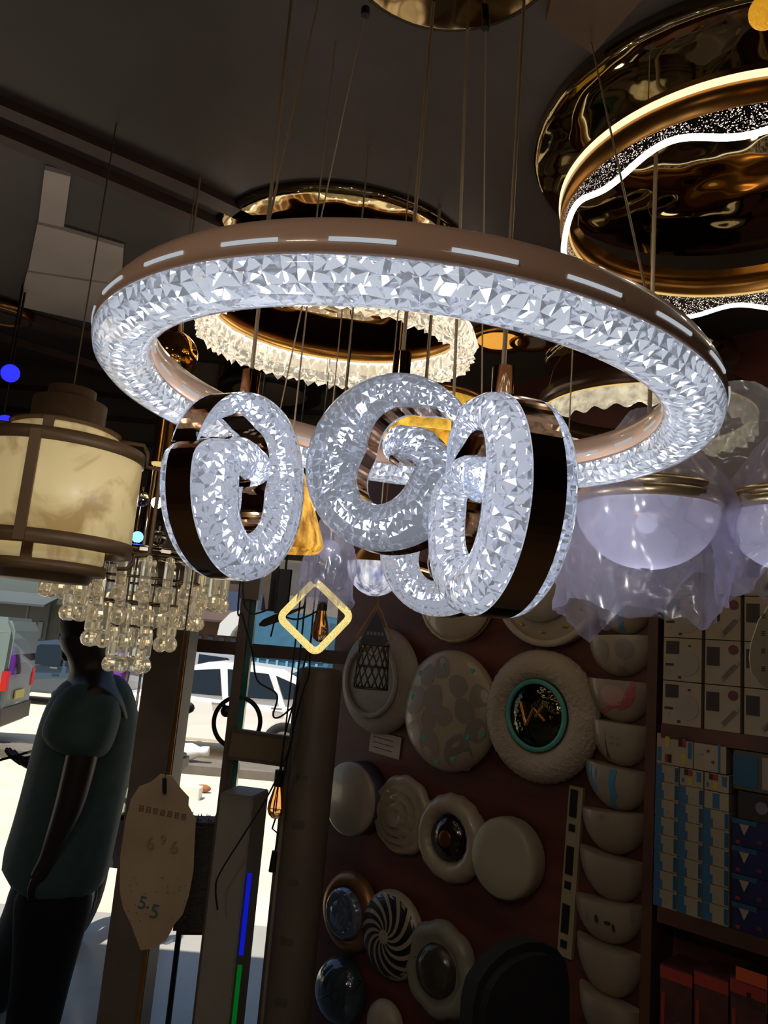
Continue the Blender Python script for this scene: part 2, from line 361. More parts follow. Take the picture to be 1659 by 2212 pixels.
# ---------------------------------------------------------------- crystal spirals
def spiral(label,px,py,dep,nang,start,cw,es,R=.113,wk=1.0,cord=None,tilt=0):
    P=PD(px,py,dep); na=R_(nang)
    nrm=Vector((sin(na),-cos(na),0)); xr=Vector((cos(na),sin(na),0))      # local x to the right as seen, y up, z the face
    rot=Matrix((xr,(0,0,1),nrm)).transposed()
    if tilt: rot=rot@Matrix.Rotation(R_(tilt),3,'X')
    t=thing('spiral_pendant',label,'pendant lamp',P,rot,'crystal spirals hanging in the ring')
    TOT=474.0; bw=.033
    def ease(x,pts):
        for (x0,y0),(x1,y1) in zip(pts,pts[1:]):
            if x<=x1: k=(x-x0)/(x1-x0); k=k*k*(3-2*k); return y0+(y1-y0)*k
        return pts[-1][1]
    def prof(u):
        ph=TOT*u
        w=R*wk*ease(ph,[(0,.02),(40,.19),(80,.37),(165,.70),(255,.50),(340,.68),(372,.62),(395,.42),(430,.36),(460,.25),(474,.05)])
        ro=R*ease(ph,[(0,1),(350,1),(390,.60),(430,.43),(474,.20)])
        th=R_(start)+(-1 if cw else 1)*R_(ph)
        return ro-w/2,w/2,th
    def dsurf(side,s,dp):
        def f(u,v):
            rc,a,th=prof(u); q=PI*v; rr=rc+a*s*cos(q); d=dp*min(1,a/(.14*R)); z=side*(bw/2+d*sin(q))
            n=Vector((cos(q)/max(a,.004),0,sin(q)/max(d,.004))).normalized()
            return Vector((rr*cos(th),rr*sin(th),z)),Vector((n.x*cos(th),n.x*sin(th),side*n.z))
        return f
    rnd=random.Random(int(px)); nu=62
    for side in(1,-1):
        mb=MB(); facet_shell(mb,dsurf(side,1,.025),dsurf(side,.82,.020),72,7,.0055,m_glass,False,rnd=rnd); mb.build('crystal_cover',t)
    V=[];F=[];k=120
    for i in range(k+1):
        rc,a,th=prof(i/k)
        for rr,z in((rc+a,bw/2),(rc+a,-bw/2),(rc-a,-bw/2),(rc-a,bw/2)): V.append((rr*cos(th),rr*sin(th),z))
    mb=MB(); Fb=[]
    for i in range(k):
        for j in range(4):
            f=(4*i+j,4*i+(j+1)%4,4*i+4+(j+1)%4,4*i+4+j); (F if j in(0,2) else Fb).append(f)
    mb.add(V,F+[(0,1,2,3),(4*k,4*k+3,4*k+2,4*k+1)],m_rose); mb.build('metal_band',t,recalc=False)
    eb=EM('spiral_board_%d'%int(es*100),'#e6e8f5',es*.42); el=EM('spiral_led_%d'%int(es*100),'#e4ebff',es*20)
    mb=MB(); mb.add([Vector(v)*1 for v in V],Fb,eb)
    mb2=MB(); n=60
    for i in range(2,n):
        rc,a,th=prof(i/n)
        if a<.01: continue
        for sd in(1,-1): mb2.box((rc*cos(th),rc*sin(th),sd*(bw/2+.002)),(.007,.007,.003),el,rot=rz(th))
    lb=mb.build('led_board',t,recalc=False); mb2.build('led_strip',lb)
    top=P+rot@Vector((0,R,0)); mb=MB(); mb.cyl(top+Vector((0,0,-.003)),top+Vector((0,0,.034)),.0115,m_rose,n=20); mb.build('cap',t,True)
    if cord:
        mb=MB(); mb.cyl(top+Vector((0,0,.03)),PZ(cord[0],cord[1],1.025),.0026,m_wire,n=8); mb.build('cord',t,True)
    return t
spiral('lit crystal spiral hanging at the left, its dark metal rim showing on its left side',514,1052,.93,66,166,True,1.15,cord=(630,0))
spiral('dim crystal spiral seen face on in the middle, its coil ending inside the hole',850,1003,.965,-22,-5,False,.36,cord=(937,0),tilt=0)
spiral('brightest crystal spiral at the right, nearest, with a wide dark rim on its right',1070,1092,.78,-74,160,True,1.5,cord=(1132,0))
spiral('crystal spiral half hidden low behind the face on spiral and the nearest one',962,1186,1.28,-30,150,True,1.0,cord=(1010,60))
# ---------------------------------------------------------------- wavy glitter ring lamp under its mirror plate
def glitter(name,base,seed,thr=.86,st=1.3):
    m=bpy.data.materials.new(name); m.use_nodes=True; n=m.node_tree; L=n.links.new; b=n.nodes['Principled BSDF']
    b.inputs['Base Color'].default_value=lin(base); b.inputs['Roughness'].default_value=.25; b.inputs['Metallic'].default_value=.3
    tc=n.nodes.new('ShaderNodeTexCoord'); v=n.nodes.new('ShaderNodeTexVoronoi'); v.inputs['Scale'].default_value=640; L(tc.outputs['Object'],v.inputs[0])
    sp=n.nodes.new('ShaderNodeSeparateColor'); L(v.outputs['Color'],sp.inputs[0])
    g=n.nodes.new('ShaderNodeMath'); g.operation='GREATER_THAN'; g.inputs[1].default_value=thr; L(sp.outputs[0],g.inputs[0])
    mu=n.nodes.new('ShaderNodeMath'); mu.operation='MULTIPLY'; mu.inputs[1].default_value=st; L(g.outputs[0],mu.inputs[0])
    mx=n.nodes.new('ShaderNodeMix'); mx.data_type='RGBA'; mx.inputs[0].default_value=.35; mx.inputs[6].default_value=(1,.95,.8,1); L(v.outputs['Color'],mx.inputs[7])
    L(mx.outputs[2],b.inputs['Emission Color']); L(mu.outputs[0],b.inputs['Emission Strength']); return m
m_glit=glitter('glitter_acrylic','#2c2f2c',1)
m_mirror=M('rippled_mirror_gold','#8c7a58',.05,1,bump=.55,bscale=4.2,bdist=.05)
e_warm=EM('led_rope','#fffaf0',3.2); e_warm2=EM('led_strip_warm','#ffe9bb',1.25); e_line=EM('led_line','#ffd88a',.8)
C2=Vector((.632,1.35,EYE+.865))
t=thing('ring_pendant','gold ring lamp at upper right with a glittering wavy skirt and white light rope','pendant lamp',C2)
b=MB(); b.lathe([(.318,.0),(.318,.065),(.336,.065),(.336,.0)],m_gold2,110,closed=True); b.build('gold_band',t)
b=MB(); b.lathe([(.3365,.040),(.3395,.040),(.3395,.052),(.3365,.052)],e_warm2,110,closed=True); b.build('outer_light_strip',t)
b=MB(); b.lathe([(.316,-.003),(.319,-.003),(.319,.001),(.316,.001)],e_line,110,closed=True); b.build('inner_light_line',t)
NW=9
def wz(a): return -.036-.013*sin(NW*a+.6)
V=[];F=[];n=220
for i in range(n):
    a=2*PI*i/n
    for r,z in((.322,0),(.322,wz(a)),(.330,wz(a)),(.330,0)): V.append((r*cos(a),r*sin(a),z))
for i in range(n):
    j=(i+1)%n
    for k in range(4): F.append((4*i+k,4*i+(k+1)%4,4*j+(k+1)%4,4*j+k))
b=MB(); b.add(V,F,m_glit); b.build('wavy_skirt',t)
b=MB(); b.tube([(.326*cos(2*PI*i/n),.326*sin(2*PI*i/n),wz(2*PI*i/n)) for i in range(n)],.0055,e_warm,8,True); b.build('light_rope',t)
for k in range(3):
    a=R_(100+120*k); p=C2+Vector((cos(a)*.327,sin(a)*.327,.065)); wire(t,p,Vector((p.x,p.y,EYE+1.022)),.001)
for k in range(6):
    a=2*PI*k/6; plight('ring_light',C2+Vector((cos(a)*.30,sin(a)*.30,-.06)),.16,(1,.9,.7),.015)
def plate(label,cx,cy,z,R,mat,name='mirror_plate',cat='lamp plate',h=.03):
    mb=MB(T((cx,cy,z))); mb.lathe([(.001,0),(R*.3,0),(R*.6,0),(R*.85,0),(R-.012,.001),(R-.003,.006),(R,.014),(R,h),(.001,h)],mat,64)
    return tag(mb.build(name,origin=Vector((cx,cy,z+h))),label,cat)
plate('large rippled gold mirror plate on the ceiling above the wavy glitter ring',.64,1.38,EYE+1.02,.40,m_mirror)
# ---------------------------------------------------------------- faceted ceiling ring behind the great ring
C3=Vector((-.186+.002,2.143-.006,EYE+.849+.078)); R3=(Matrix.Rotation(R_(1.4),3,'Y')@Matrix.Rotation(R_(4.75),3,'X'))
t=thing('crystal_ceiling_lamp','round lamp with a sparkling cut crystal band and gold inside, seen through the great ring','ceiling lamp',C3,R3)
b=MB(); b.lathe([(.366,-.004),(.366,.055),(.376,.055),(.376,-.004)],m_gold2,90,closed=True); b.build('gold_band',t)
b=MB(); b.lathe([(.362,-.006),(.367,-.006),(.367,-.001),(.362,-.001)],e_line,90,closed=True); b.build('light_line',t)
def s3(s):
    def f(u,v):
        th=2*PI*u; q=PI*v; r=.385+.018*s*cos(q); z=-.004-.082*(s if s<1 else 1)*sin(q)**.6
        n=Vector((cos(q),0,-sin(q)*.35)).normalized(); return Vector((r*cos(th),r*sin(th),z)),Vector((n.x*cos(th),n.x*sin(th),n.z))
    return f
m_cryst=M('cut_crystal','#fff8ea',.0,trans=.94,ior=1.52,emit='#fff2dc',es=.16)
b=MB(); facet_shell(b,s3(1),s3(.55),66,5,.015,m_cryst,out=True); b.build('crystal_band',t)
b=MB(); b.lathe([(.381,-.006),(.389,-.006),(.389,-.012),(.381,-.012)],EM('crystal_board','#fff8ea',3.2),90,closed=True)
b.build('led_board',t)
b=MB(); e_w3=EM('crystal_led','#fffaf2',45)
for k in range(70):
    a=2*PI*k/70; b.box((cos(a)*.385,sin(a)*.385,-.016),(.008,.006,.006),e_w3,rot=rz(a))
b.build('led_strip',t)
b=MB(); b.lathe([(.001,.045),(.374,.045),(.374,.058),(.001,.058)],m_mirror,64); b.build('back_plate',t)
b=MB(T((-.17,1.98,EYE+1.03))); b.lathe([(.001,0),(.34,0),(.36,.008),(.36,.02),(.001,.02)],m_mirror,64); b.build('base',t,True)
b=MB(); b.cyl((-.19,2.06,EYE+.96),(-.18,2.0,EYE+1.04),.05,m_gold2); b.build('stem',t,True)
for k in range(4): plight('crystal_light',C3+Vector((cos(PI*k/2+.4)*.32,sin(PI*k/2+.4)*.32,-.06)),.25,(1,.93,.8),.02)
# ---------------------------------------------------------------- low ring pendant at the right
C4=Vector((.687,2.022,EYE+.675))
t=thing('ring_pendant','brown ring pendant with a warm rippled band, behind the right end of the great ring','pendant lamp',C4)
b=MB(); b.lathe([(.262,0),(.262,.05),(.284,.05),(.284,0)],M('bronze_band','#4a3526',.3,.6),80,closed=True); b.build('bronze_band',t)
m_rip=M('rippled_acrylic','#d8cdb0',.22,emit='#fff0cc',es=.62,evar=True,bump=.9,bscale=60,bdist=.01,var=.35,vscale=45,spec=.7)
V=[];F=[];n=200
def w4(a): return -.045-.006*sin(30*a)
for i in range(n):
    a=2*PI*i/n; rip=.002*sin(30*a)
    for r,z in((.264,0),(.264-rip,w4(a)),(.284+rip,w4(a)),(.284,0)): V.append((r*cos(a),r*sin(a),z))
for i in range(n):
    j=(i+1)%n
    for k in range(4): F.append((4*i+k,4*i+(k+1)%4,4*j+(k+1)%4,4*j+k))
b=MB(); b.add(V,F,m_rip); b.build('rippled_band',t)
b=MB(); b.lathe([(.282,-.001),(.2855,-.001),(.2855,.003),(.282,.003)],e_line,80,closed=True); b.build('light_line',t)
b=MB(T((.69,2.09,EYE+.85)));  b.lathe([(.001,0),(.255,0),(.265,.008),(.265,.03),(.001,.03)],m_mirror,56); b.lathe([(.012,-.002),(.03,-.002),(.03,.001)],m_black,20); b.build('mirror_plate',t,True)
b=MB(); b.cyl((.69,2.09,EYE+.87),(.69,2.09,CEILZ),.02,m_gold2); b.build('stem',t,True)
for a in(40,160,280):
    p=C4+Vector((cos(R_(a))*.27,sin(R_(a))*.27,.05)); q=Vector((.69+cos(R_(a))*.24,2.09+sin(R_(a))*.24,EYE+.852)); wire(t,p,q,.001)
plight('pendant_light',C4+Vector((0,0,-.06)),.4,(1,.88,.65),.05)
# ---------------------------------------------------------------- smaller ceiling pieces
def hang(t,P,r=.0015,z=CEILZ,m=None): 
    mb=MB(); mb.cyl(P,(P.x,P.y,z),r,m or m_wire,n=6); mb.build('cord',t,True)
P=PD(372,768,1.75); t=thing('globe_pendant','small gold mirror globe hanging just inside the left of the great ring','pendant lamp',P)
b=MB(T(P)); b.sph((0,0,0),.058,M('mirror_gold','#c98c3c',.08,1,bump=.25,bscale=9),28); b.build('globe',t,True)
b=MB(T(P)); b.cyl((0,0,.053),(0,0,.085),.018,m_gold2,r2=.014); b.build('cap',t,True); hang(t,P+Vector((0,0,.08)))
P=PD(356,935,1.7); t=thing('tube_pendant','slim dark gold tube pendant between the stone lantern and the left spiral','pendant lamp',P)
b=MB(T(P)); b.cyl((0,0,-.07),(0,0,.05),.022,M('dark_gold','#6b4a22',.2,.9)); b.build('tube',t,True)
b=MB(T(P)); b.cyl((0,0,-.074),(0,0,-.07),.019,e_line,n=14); b.build('lens',t,True); hang(t,P+Vector((0,0,.04)),.003)
def downlight(label,px,py,R,ring,lens,z=1.03,name='ceiling_light',dome=0):
    P=PZ(px,py,z); P.z=EYE+z; t=thing(name,label,'ceiling lamp',Vector((P.x,P.y,CEILZ)))
    b=MB(T(P)); b.lathe([(R*.72,-.004),(R*.9,-.012),(R,-.006),(R,.02),(.001,.02)],ring,36); b.build('trim_ring',t,True)
    b=MB(T(P)); b.lathe([(.001,-.004-dome),(R*.3,-.004-dome*.9),(R*.55,-.004-dome*.55),(R*.72,-.003)],lens,36); b.build('lens',t,True)
e_amb=M('amber_lens','#b8741c',.3,emit='#ffb347',es=.8,bump=.5,bscale=60); 
downlight('small amber lit ceiling light seen through the great ring, right of the crystal ceiling lamp',1078,735,.10,m_gold2,e_amb)
downlight('small gold ceiling light with a pale side, right of the amber lit one',1146,738,.07,m_gold2,M('pale_lens','#a89478',.4))
downlight('dark rimmed oval ceiling light with a beige centre, above the left spiral',583,850,.20,m_black,M('beige_lens','#8f7c68',.5),z=.93)
downlight('dim round light on the ceiling at the far left edge',2,680,.11,m_gold2,M('dull_lens','#5c4a2c',.5),z=1.03)
P=PD(1655,25,1.02); t=thing('amber_dome_lamp','glowing golden textured dome at the top right corner','ceiling lamp',P)
b=MB(T(P)); b.sph((0,0,0),.022,M('gold_glow','#c58a1a',.3,.4,emit='#ffb52e',es=.55,bump=1,bscale=120,bdist=.01),20); b.build('dome',t,True)
b=MB(T(P)); b.cyl((0,0,.018),(0,0,.05),.012,m_gold2); b.build('neck',t,True); hang(t,P+Vector((0,0,.04)))
# blue spots of light at the far left
for (px,py,lab) in((22,806,'upper blue lit spotlight at the far left edge'),(10,915,'lower blue lit spotlight at the far left edge, beside the lantern top')):
    P=PD(px,py,2.4); t=thing('spotlight',lab,'spotlight',P,None,'blue spotlights')
    dr=Vector((.5,-.6,-.35)).normalized(); b=MB(); b.cyl(P-dr*.07,P,.026,m_black,r2=.03); b.build('housing',t,True)
    b=MB(); b.cyl(P,P+dr*.006,.028,EM('blue_led','#2a2cff',1.6)); b.build('lens',t,True)
    hang(t,P-dr*.04,.004,m=m_black)
# ---------------------------------------------------------------- amber glass pieces behind the spirals
m_amb=M('amber_glass','#e6a750',.08,trans=.7,ior=1.3,emit='#ffb850',es=.42,bump=1,bscale=90,bdist=.008,var=.7,vscale=70,vstretch=(1,1,.3),evar=True)
P=PD(616,1096,1.22); t=thing('amber_bell_pendant','amber rippled glass bell glowing between the left and the middle spiral','pendant lamp',P)
b=MB(T(P)); b.lathe([(.012,.062),(.026,.056),(.038,.030),(.050,-.008),(.062,-.040),(.067,-.058),(.060,-.068),(.058,-.066),(.064,-.057),(.059,-.040),(.047,-.008),(.035,.028),(.024,.053),(.010,.058)],m_amb,64,rf=lambda a,j:1+.012*sin(26*a)); b.build('glass_bell',t,True)
b=MB(T(P)); b.sph((0,0,0),.018,EM('warm_bulb','#ffc46a',5),16); b.build('bulb',t,True)
b=MB(T(P)); b.cyl((0,0,.055),(0,0,.09),.014,m_gold2); b.build('cap',t,True); hang(t,P+Vector((0,0,.08)))
P=PD(912,930,1.75); t=thing('amber_drum_pendant','wide amber crystal drum lamp seen through the hole of the middle spiral','pendant lamp',P)
b=MB(T(P)); b.lathe([(.15,.05),(.152,-.035),(.146,-.035),(.144,.05)],M('amber_crystal','#e6a93c',.2,emit='#ffb640',es=.8,bump=1,bscale=45,bdist=.02,var=.5,vscale=40,evar=True),60,closed=True); b.build('crystal_drum',t,True)
b=MB(T(P)); b.lathe([(.001,.05),(.156,.05),(.156,.062),(.001,.062)],m_gold2,48); b.build('lid',t,True); hang(t,P+Vector((0,0,.06)),.004)
plight('drum_light',P-Vector((0,0,.05)),.25,(1,.7,.3),.05)
P=PD(812,1228,1.55); t=thing('glass_bowl_pendant','clear ribbed glass bowl lamp with a bluish gleam, left behind the low hidden spiral','pendant lamp',P)
m_bowl=M('pale_violet_glass','#cdd2ff',.06,trans=.8,ior=1.35,emit='#c4c8f4',es=.30,bump=1,bscale=70,bdist=.012,var=.7,vscale=60,vstretch=(1,1,.35),evar=True)
pr=[(.058*cos(PI/2*k/8),-.066*sin(PI/2*k/8)+.01) for k in range(9)]
b=MB(T(P)); b.lathe([(r if r>1e-4 else 1e-4,z) for r,z in pr]+[(max(1e-4,r*.93),z*.93+.001) for r,z in pr[::-1]],m_bowl,64,rf=lambda a,j:1+.02*sin(22*a+j*.9)); b.build('glass_bowl',t,True)
b=MB(T(P)); b.cyl((0,0,.01),(0,0,.035),.06,m_gold2,r2=.04,n=30); b.build('collar',t,True); b=MB(T(P)); b.sph((0,0,-.01),.014,EM('cool_bulb','#c9d0ff',.9),14); b.build('bulb',t,True); hang(t,P+Vector((0,0,.03)))
# ---------------------------------------------------------------- lamps still in their plastic bags
m_bag=FILM('plastic_bag','#d6d2ee',.80,.05,.55); m_bag2=FILM('plastic_bag_grey','#c4c2c6',.5,.05,.55)
m_frost=FILM('frosted_bowl','#dcdff6',.18,.25,.5)
def bag(name,P,R,ztop,zbot,mat,seed,rag=.05,par=None,open_=True,amp=.16,squash=1.0,pinch=.25):
    V=[];F=[];nu,nv=64,26; off=Vector((seed*3.1,seed*1.7,seed))
    for j in range(nv+1):
        v=j/nv; z=ztop+(zbot-ztop)*v; base=R*(pinch+(1-pinch)*min(1,(sin(min(1,v*1.5)*PI/2)))); base*=1-(.30*max(0,(v-.72)/.28)**2 if not open_ else .06*v)
        for i in range(nu):
            a=2*PI*i/nu; d=Vector((cos(a),sin(a),v*1.8)); n1=noise.noise(d*1.5+off); n2=noise.noise(d*3.7+off*2); n3=abs(noise.noise(d*7+off))
            r=base*(1+amp*n1+amp*.55*n2-amp*.6*n3+amp*.25*noise.noise(d*13+off)); zz=z+(rag*(noise.noise(Vector((cos(a)*1.1,sin(a)*1.1,seed)))*1.9+.22*noise.noise(Vector((cos(a)*4,sin(a)*4,seed+9)))) if v>.6 else 0)*((v-.6)/.4 if v>.6 else 0)
            V.append((P.x+r*cos(a)*squash,P.y+r*sin(a),P.z+zz))
    for j in range(nv):
        for i in range(nu): k=(i+1)%nu; F.append((j*nu+i,j*nu+k,(j+1)*nu+k,(j+1)*nu+i))
    mb=MB(); mb.add(V,F,mat,True); return mb.build(name,par,par is not None,recalc=False)
def bowl_lamp(label,px,py,dep,R,seed,lab2,zt,zb,bagR,group='glass bowl pendants in plastic bags'):
    P=PD(px,py,dep); t=thing('bowl_pendant',label,'pendant lamp',P,None,group)
    b=MB(T(P)); b.lathe([(R*.93,-.012),(R*1.0,-.012),(R*1.03,-.004),(R*1.03,.006),(R*.99,.009),(R*1.02,.013),(R*1.0,.024),(R*.9,.026)],M('brass_rim','#c9b088',.28,.9,var=.2,vscale=6),56,closed=True); b.build('brass_rim',t,True)
    pr=[(max(1e-4,R*.96*cos(PI/2*k/10)),-.01-R*.88*sin(PI/2*k/10)) for k in range(11)]
    b=MB(T(P)); b.lathe(pr,m_frost,72,rf=lambda a,j:1+.022*abs(sin(7*a))); b.build('glass_bowl',t,True,recalc=False)
    b=MB(T(P)); b.lathe([(R*.9,.02),(R*.5,.05),(.02,.06),(.001,.06)],m_gold2,40); b.build('pan',t,True)
    b=MB(T(P)); b.sph((0,0,-R*.3),.02,EM('bowl_fill_glow','#dfe2ff',2.0),14); b.build('bulb',t,True)  # glow added to brighten the bowl
    b=MB(T(P)); b.sph((0,0,-R*.9),.010,M('finial','#b5847a',.4),12); b.build('finial',t,True)
    hang(t,P+Vector((0,0,.05)),.004); plight('bowl_fill_light',P-Vector((0,0,R*.45)),.5,(.86,.86,1),.02)  # fill light added inside the bowl to brighten its glass
    g=bag('plastic_bag',P,bagR,zt,zb,m_bag,seed,.06); tag(g,lab2,'plastic bag','plastic bags over the lamps')
bowl_lamp('brass rimmed glass bowl lamp inside a torn plastic bag, right of the brightest spiral',1398,1085,1.42,.130,3,'torn lavender plastic bag around the whole brass rimmed bowl lamp',.17,-.19,.158)
bowl_lamp('brass rimmed glass bowl lamp cut by the right edge, in its own plastic bag',1722,1100,1.36,.118,8,'pinkish plastic bag around the bowl lamp at the right edge',.15,-.15,.135)
P=PD(1590,935,1.6); tag(bag('plastic_bag',P,.17,.10,-.14,m_bag2,5,.05),'grey crumpled plastic bag above the bowl lamps at the right edge','plastic bag','plastic bags over the lamps')
P=PD(1400,1235,1.75); tag(bag('plastic_bag',P,.14,.06,-.085,m_bag,11,.05),'shiny clear plastic bag end showing below the bagged bowl lamp','plastic bag','plastic bags over the lamps')
P=PD(712,1210,1.5); tag(bag('plastic_bag',P,.056,.09,-.085,m_bag,14,.03,pinch=.35),'small lavender plastic bag hanging between the left and middle spirals','plastic bag','plastic bags over the lamps')
P=PD(742,1240,1.9); 
t=thing('small_pendant','bulb pendant hidden in the small lavender bag, only its cord showing above','pendant lamp',PD(712,1190,1.5)); b=MB(T(PD(712,1190,1.5))); b.sph((0,0,0),.022,m_frost,14); b.build('bulb',t,True); hang(t,PD(712,1190,1.5),.002)
# glowing crystal strip just right of the nearest spiral
P=PD(1222,1095,1.66); t=thing('crystal_bar_pendant','thin bright vertical crystal bar between the nearest spiral and the bagged bowl','pendant lamp',P)
b=MB(T(P)); b.rbox((0,0,0),(.020,.020,.15),M('crystal_bar','#eef0e0',.2,emit='#fff6e0',es=1.0,bump=1,bscale=70),.006); b.build('bar',t,True); hang(t,P+Vector((0,0,.07)))
# ---------------------------------------------------------------- stone lantern at the left
m_ala=bpy.data.materials.new('alabaster'); m_ala.use_nodes=True
def _ala():
    n=m_ala.node_tree; L=n.links.new; b=n.nodes['Principled BSDF']; tc=n.nodes.new('ShaderNodeTexCoord')
    t1=n.nodes.new('ShaderNodeTexNoise'); t1.inputs['Scale'].default_value=7; t1.inputs['Detail'].default_value=6; t1.inputs['Distortion'].default_value=1.2; L(tc.outputs['Object'],t1.inputs[0])
    r1=n.nodes.new('ShaderNodeValToRGB'); e=r1.color_ramp.elements; e[0].position=.36; e[0].color=lin('#b0915c'); e[1].position=.52; e[1].color=lin('#e8d096')
    L(t1.outputs[0],r1.inputs[0])
    t2=n.nodes.new('ShaderNodeTexNoise'); t2.inputs['Scale'].default_value=5.5; t2.inputs['Detail'].default_value=4; mp=n.nodes.new('ShaderNodeMapping'); mp.inputs['Location'].default_value=(3.1,1.2,.4); L(tc.outputs['Object'],mp.inputs[0]); L(mp.outputs[0],t2.inputs[0])
    r2=n.nodes.new('ShaderNodeValToRGB'); e=r2.color_ramp.elements; e[0].position=.66; e[0].color=(0,0,0,1); e[1].position=.72; e[1].color=(1,1,1,1); L(t2.outputs[0],r2.inputs[0])
    mx=n.nodes.new('ShaderNodeMix'); mx.data_type='RGBA'; L(r2.outputs[0],mx.inputs[0]); L(r1.outputs[0],mx.inputs[6]); mx.inputs[7].default_value=lin('#d9b21c')
    L(mx.outputs[2],b.inputs['Base Color']); L(mx.outputs[2],b.inputs['Emission Color']); b.inputs['Emission Strength'].default_value=.30; b.inputs['Roughness'].default_value=.35
_ala()
m_bronze=M('lantern_bronze','#6b5236',.5,.2,var=.12)
P=PD(120,1078,1.5); pp=mpx(P)
LR=.152; t=thing('stone_lantern','big veined stone drum lantern banded in brown metal at the left edge','lantern',P)
def zpx(dy): return -dy*pp*1.005
def drum(z0,z1,R,h=.012):
    return [(.001,z0),(R-h,z0),(R,z0+h*.5),(R,z1-h*.5),(R-h,z1),(.001,z1)]
b=MB(T(P)); b.lathe(drum(zpx(98),zpx(-108),LR),m_ala,60); b.build('main_shade',t,True)
b=MB(T(P)); b.lathe(drum(zpx(-108),zpx(-150),LR*.67),m_ala,60); b.build('upper_shade',t,True)
b=MB(T(P)); b.lathe(drum(zpx(138),zpx(98),LR*.69),m_ala,60); b.build('lower_shade',t,True)
b=MB(T(P)); b.lathe([(.001,zpx(-150)),(LR*.67,zpx(-150)),(LR*.69,zpx(-154)),(LR*.46,zpx(-166)),(LR*.46,zpx(-215)),(LR*.30,zpx(-218)),(LR*.30,zpx(-245)),(.001,zpx(-245))],m_bronze,48); b.build('top_cap',t,True)
b=MB(T(P)); b.lathe([(.001,zpx(138)),(LR*.74,zpx(138)),(LR*.74,zpx(158)),(LR*.6,zpx(160)),(LR*.55,zpx(176)),(.001,zpx(176))],m_bronze,48); b.build('bottom_cap',t,True)
for d0,d1 in((-118,-92),(84,112)):
    b=MB(T(P)); b.lathe([(LR*.9,zpx(d1)),(LR*1.02,zpx(d1)),(LR*1.02,zpx(d0)),(LR*.9,zpx(d0))],m_bronze,60,closed=True); b.build('band',t,True)
for a in(-85,37,157):
    c,s_=cos(R_(a)),sin(R_(a)); b=MB(T(P))
    b.box((c*LR*1.015,s_*LR*1.015,zpx(0)),(.007,.019,.20),m_bronze,rot=rz(R_(a)))
    b.box((c*LR*.675,s_*LR*.675,zpx(-128)),(.007,.019,.044),m_bronze,rot=rz(R_(a))); b.box((c*LR*.695,s_*LR*.695,zpx(120)),(.007,.019,.044),m_bronze,rot=rz(R_(a))); b.build('strap',t,True)
for a in(20,200):
    c,s_=cos(R_(a)),sin(R_(a)); pts=[(.66,-148),(.98,-148),(1.04,-130),(1.05,-100),(1.22,-98),(1.24,-84),(1.24,90),(1.20,98),(1.05,100),(1.05,118),(.98,132),(.86,134)]
    b=MB(T(P)); b.tube([(c*LR*r,s_*LR*r,zpx(z)) for r,z in pts],.0042,m_bronze,8); b.build('scroll_bracket',t,True)
hang(t,P+Vector((0,0,zpx(-230))),.0016,m=m_bronze)
plight('lantern_light',P+Vector((0,-.35,-.32)),.22,(1,.85,.6),.06)
# ---------------------------------------------------------------- tiered crystal chandelier
P=PD(305,1212,2.05); t=thing('crystal_chandelier','tiered chandelier of hanging crystal drops below the lantern, in front of the man','chandelier',P)
b=MB(T(P)); b.lathe([(.001,.0),(.235,.0),(.240,.006),(.240,.016),(.235,.02),(.001,.02)],M('chrome_plate','#8a7a66',.12,1),48); b.build('plate',t,True)
b=MB(T(P))
for k in range(30):
    a=2*PI*k/30; b.box((cos(a)*.241,sin(a)*.241,.01),(.003,.022,.008),M('bright_inlay','#e8dcc2',.2,emit='#ffe9c4',es=.5),rot=rz(a))
b.build('inlay_band',t,True)
b=MB(T(P)); b.cyl((0,0,.02),(0,0,CEILZ-P.z),.012,M('chrome_plate'),n=12); b.build('stem',t,True)
m_drop=M('drop_crystal','#fff6e2',.02,trans=.9,ior=1.5,emit='#fff0cf',es=.035,spec=.8)
def drop_mesh():
    mb=MB(); mb.lathe([(.001,0),(.010,-.004),(.0125,-.014),(.0125,-.072),(.010,-.078),(.017,-.088),(.019,-.098),(.015,-.110),(.006,-.116),(.001,-.117)],m_drop,8,smooth=False); return mb
proto=None; cnt=0
for tier,(rr,n,z) in enumerate(((.225,26,0),(.165,19,-.055),(.105,13,-.115),(.045,6,-.175))):
    for k in range(n):
        a=2*PI*(k+.5*tier)/n; loc=Vector((cos(a)*rr,sin(a)*rr,z))
        if proto is None: proto=drop_mesh().build('crystal_drop',t); o=proto
        else: o=proto.copy(); COL.objects.link(o); o.parent=t
        o.location=loc; o.rotation_euler=(0,0,a)
    if tier: 
        mb=MB(T(P)); mb.lathe([(rr-.012,z),(rr+.012,z),(rr+.012,z+.006),(rr-.012,z+.006)],M('chrome_plate'),40,closed=True); 
        for q in range(3): mb.cyl((cos(q*2.1)*rr,sin(q*2.1)*rr,z+.004),(cos(q*2.1)*rr,sin(q*2.1)*rr,.002),.003,M('chrome_plate'),n=6)
        mb.build('tier_ring',t,True)
for (px,py,d) in((342,1163,1.87),(305,1078,1.93)):
    Q=PD(px,py,d); mb=MB(T(Q)); mb.sph((0,0,0),.021,M('ball_crystal','#fff2d8',.0,trans=1,ior=1.5),12,sc=(1,1,1)); 
    mb.cyl((0,0,.018),(0,0,.03),.006,M('chrome_plate'),n=8)
    mb.cyl((0,0,-.018),(0,0,P.z+.018-Q.z),.004,M('chrome_plate'),n=8)
    mb.build('crystal_ball',t,True)
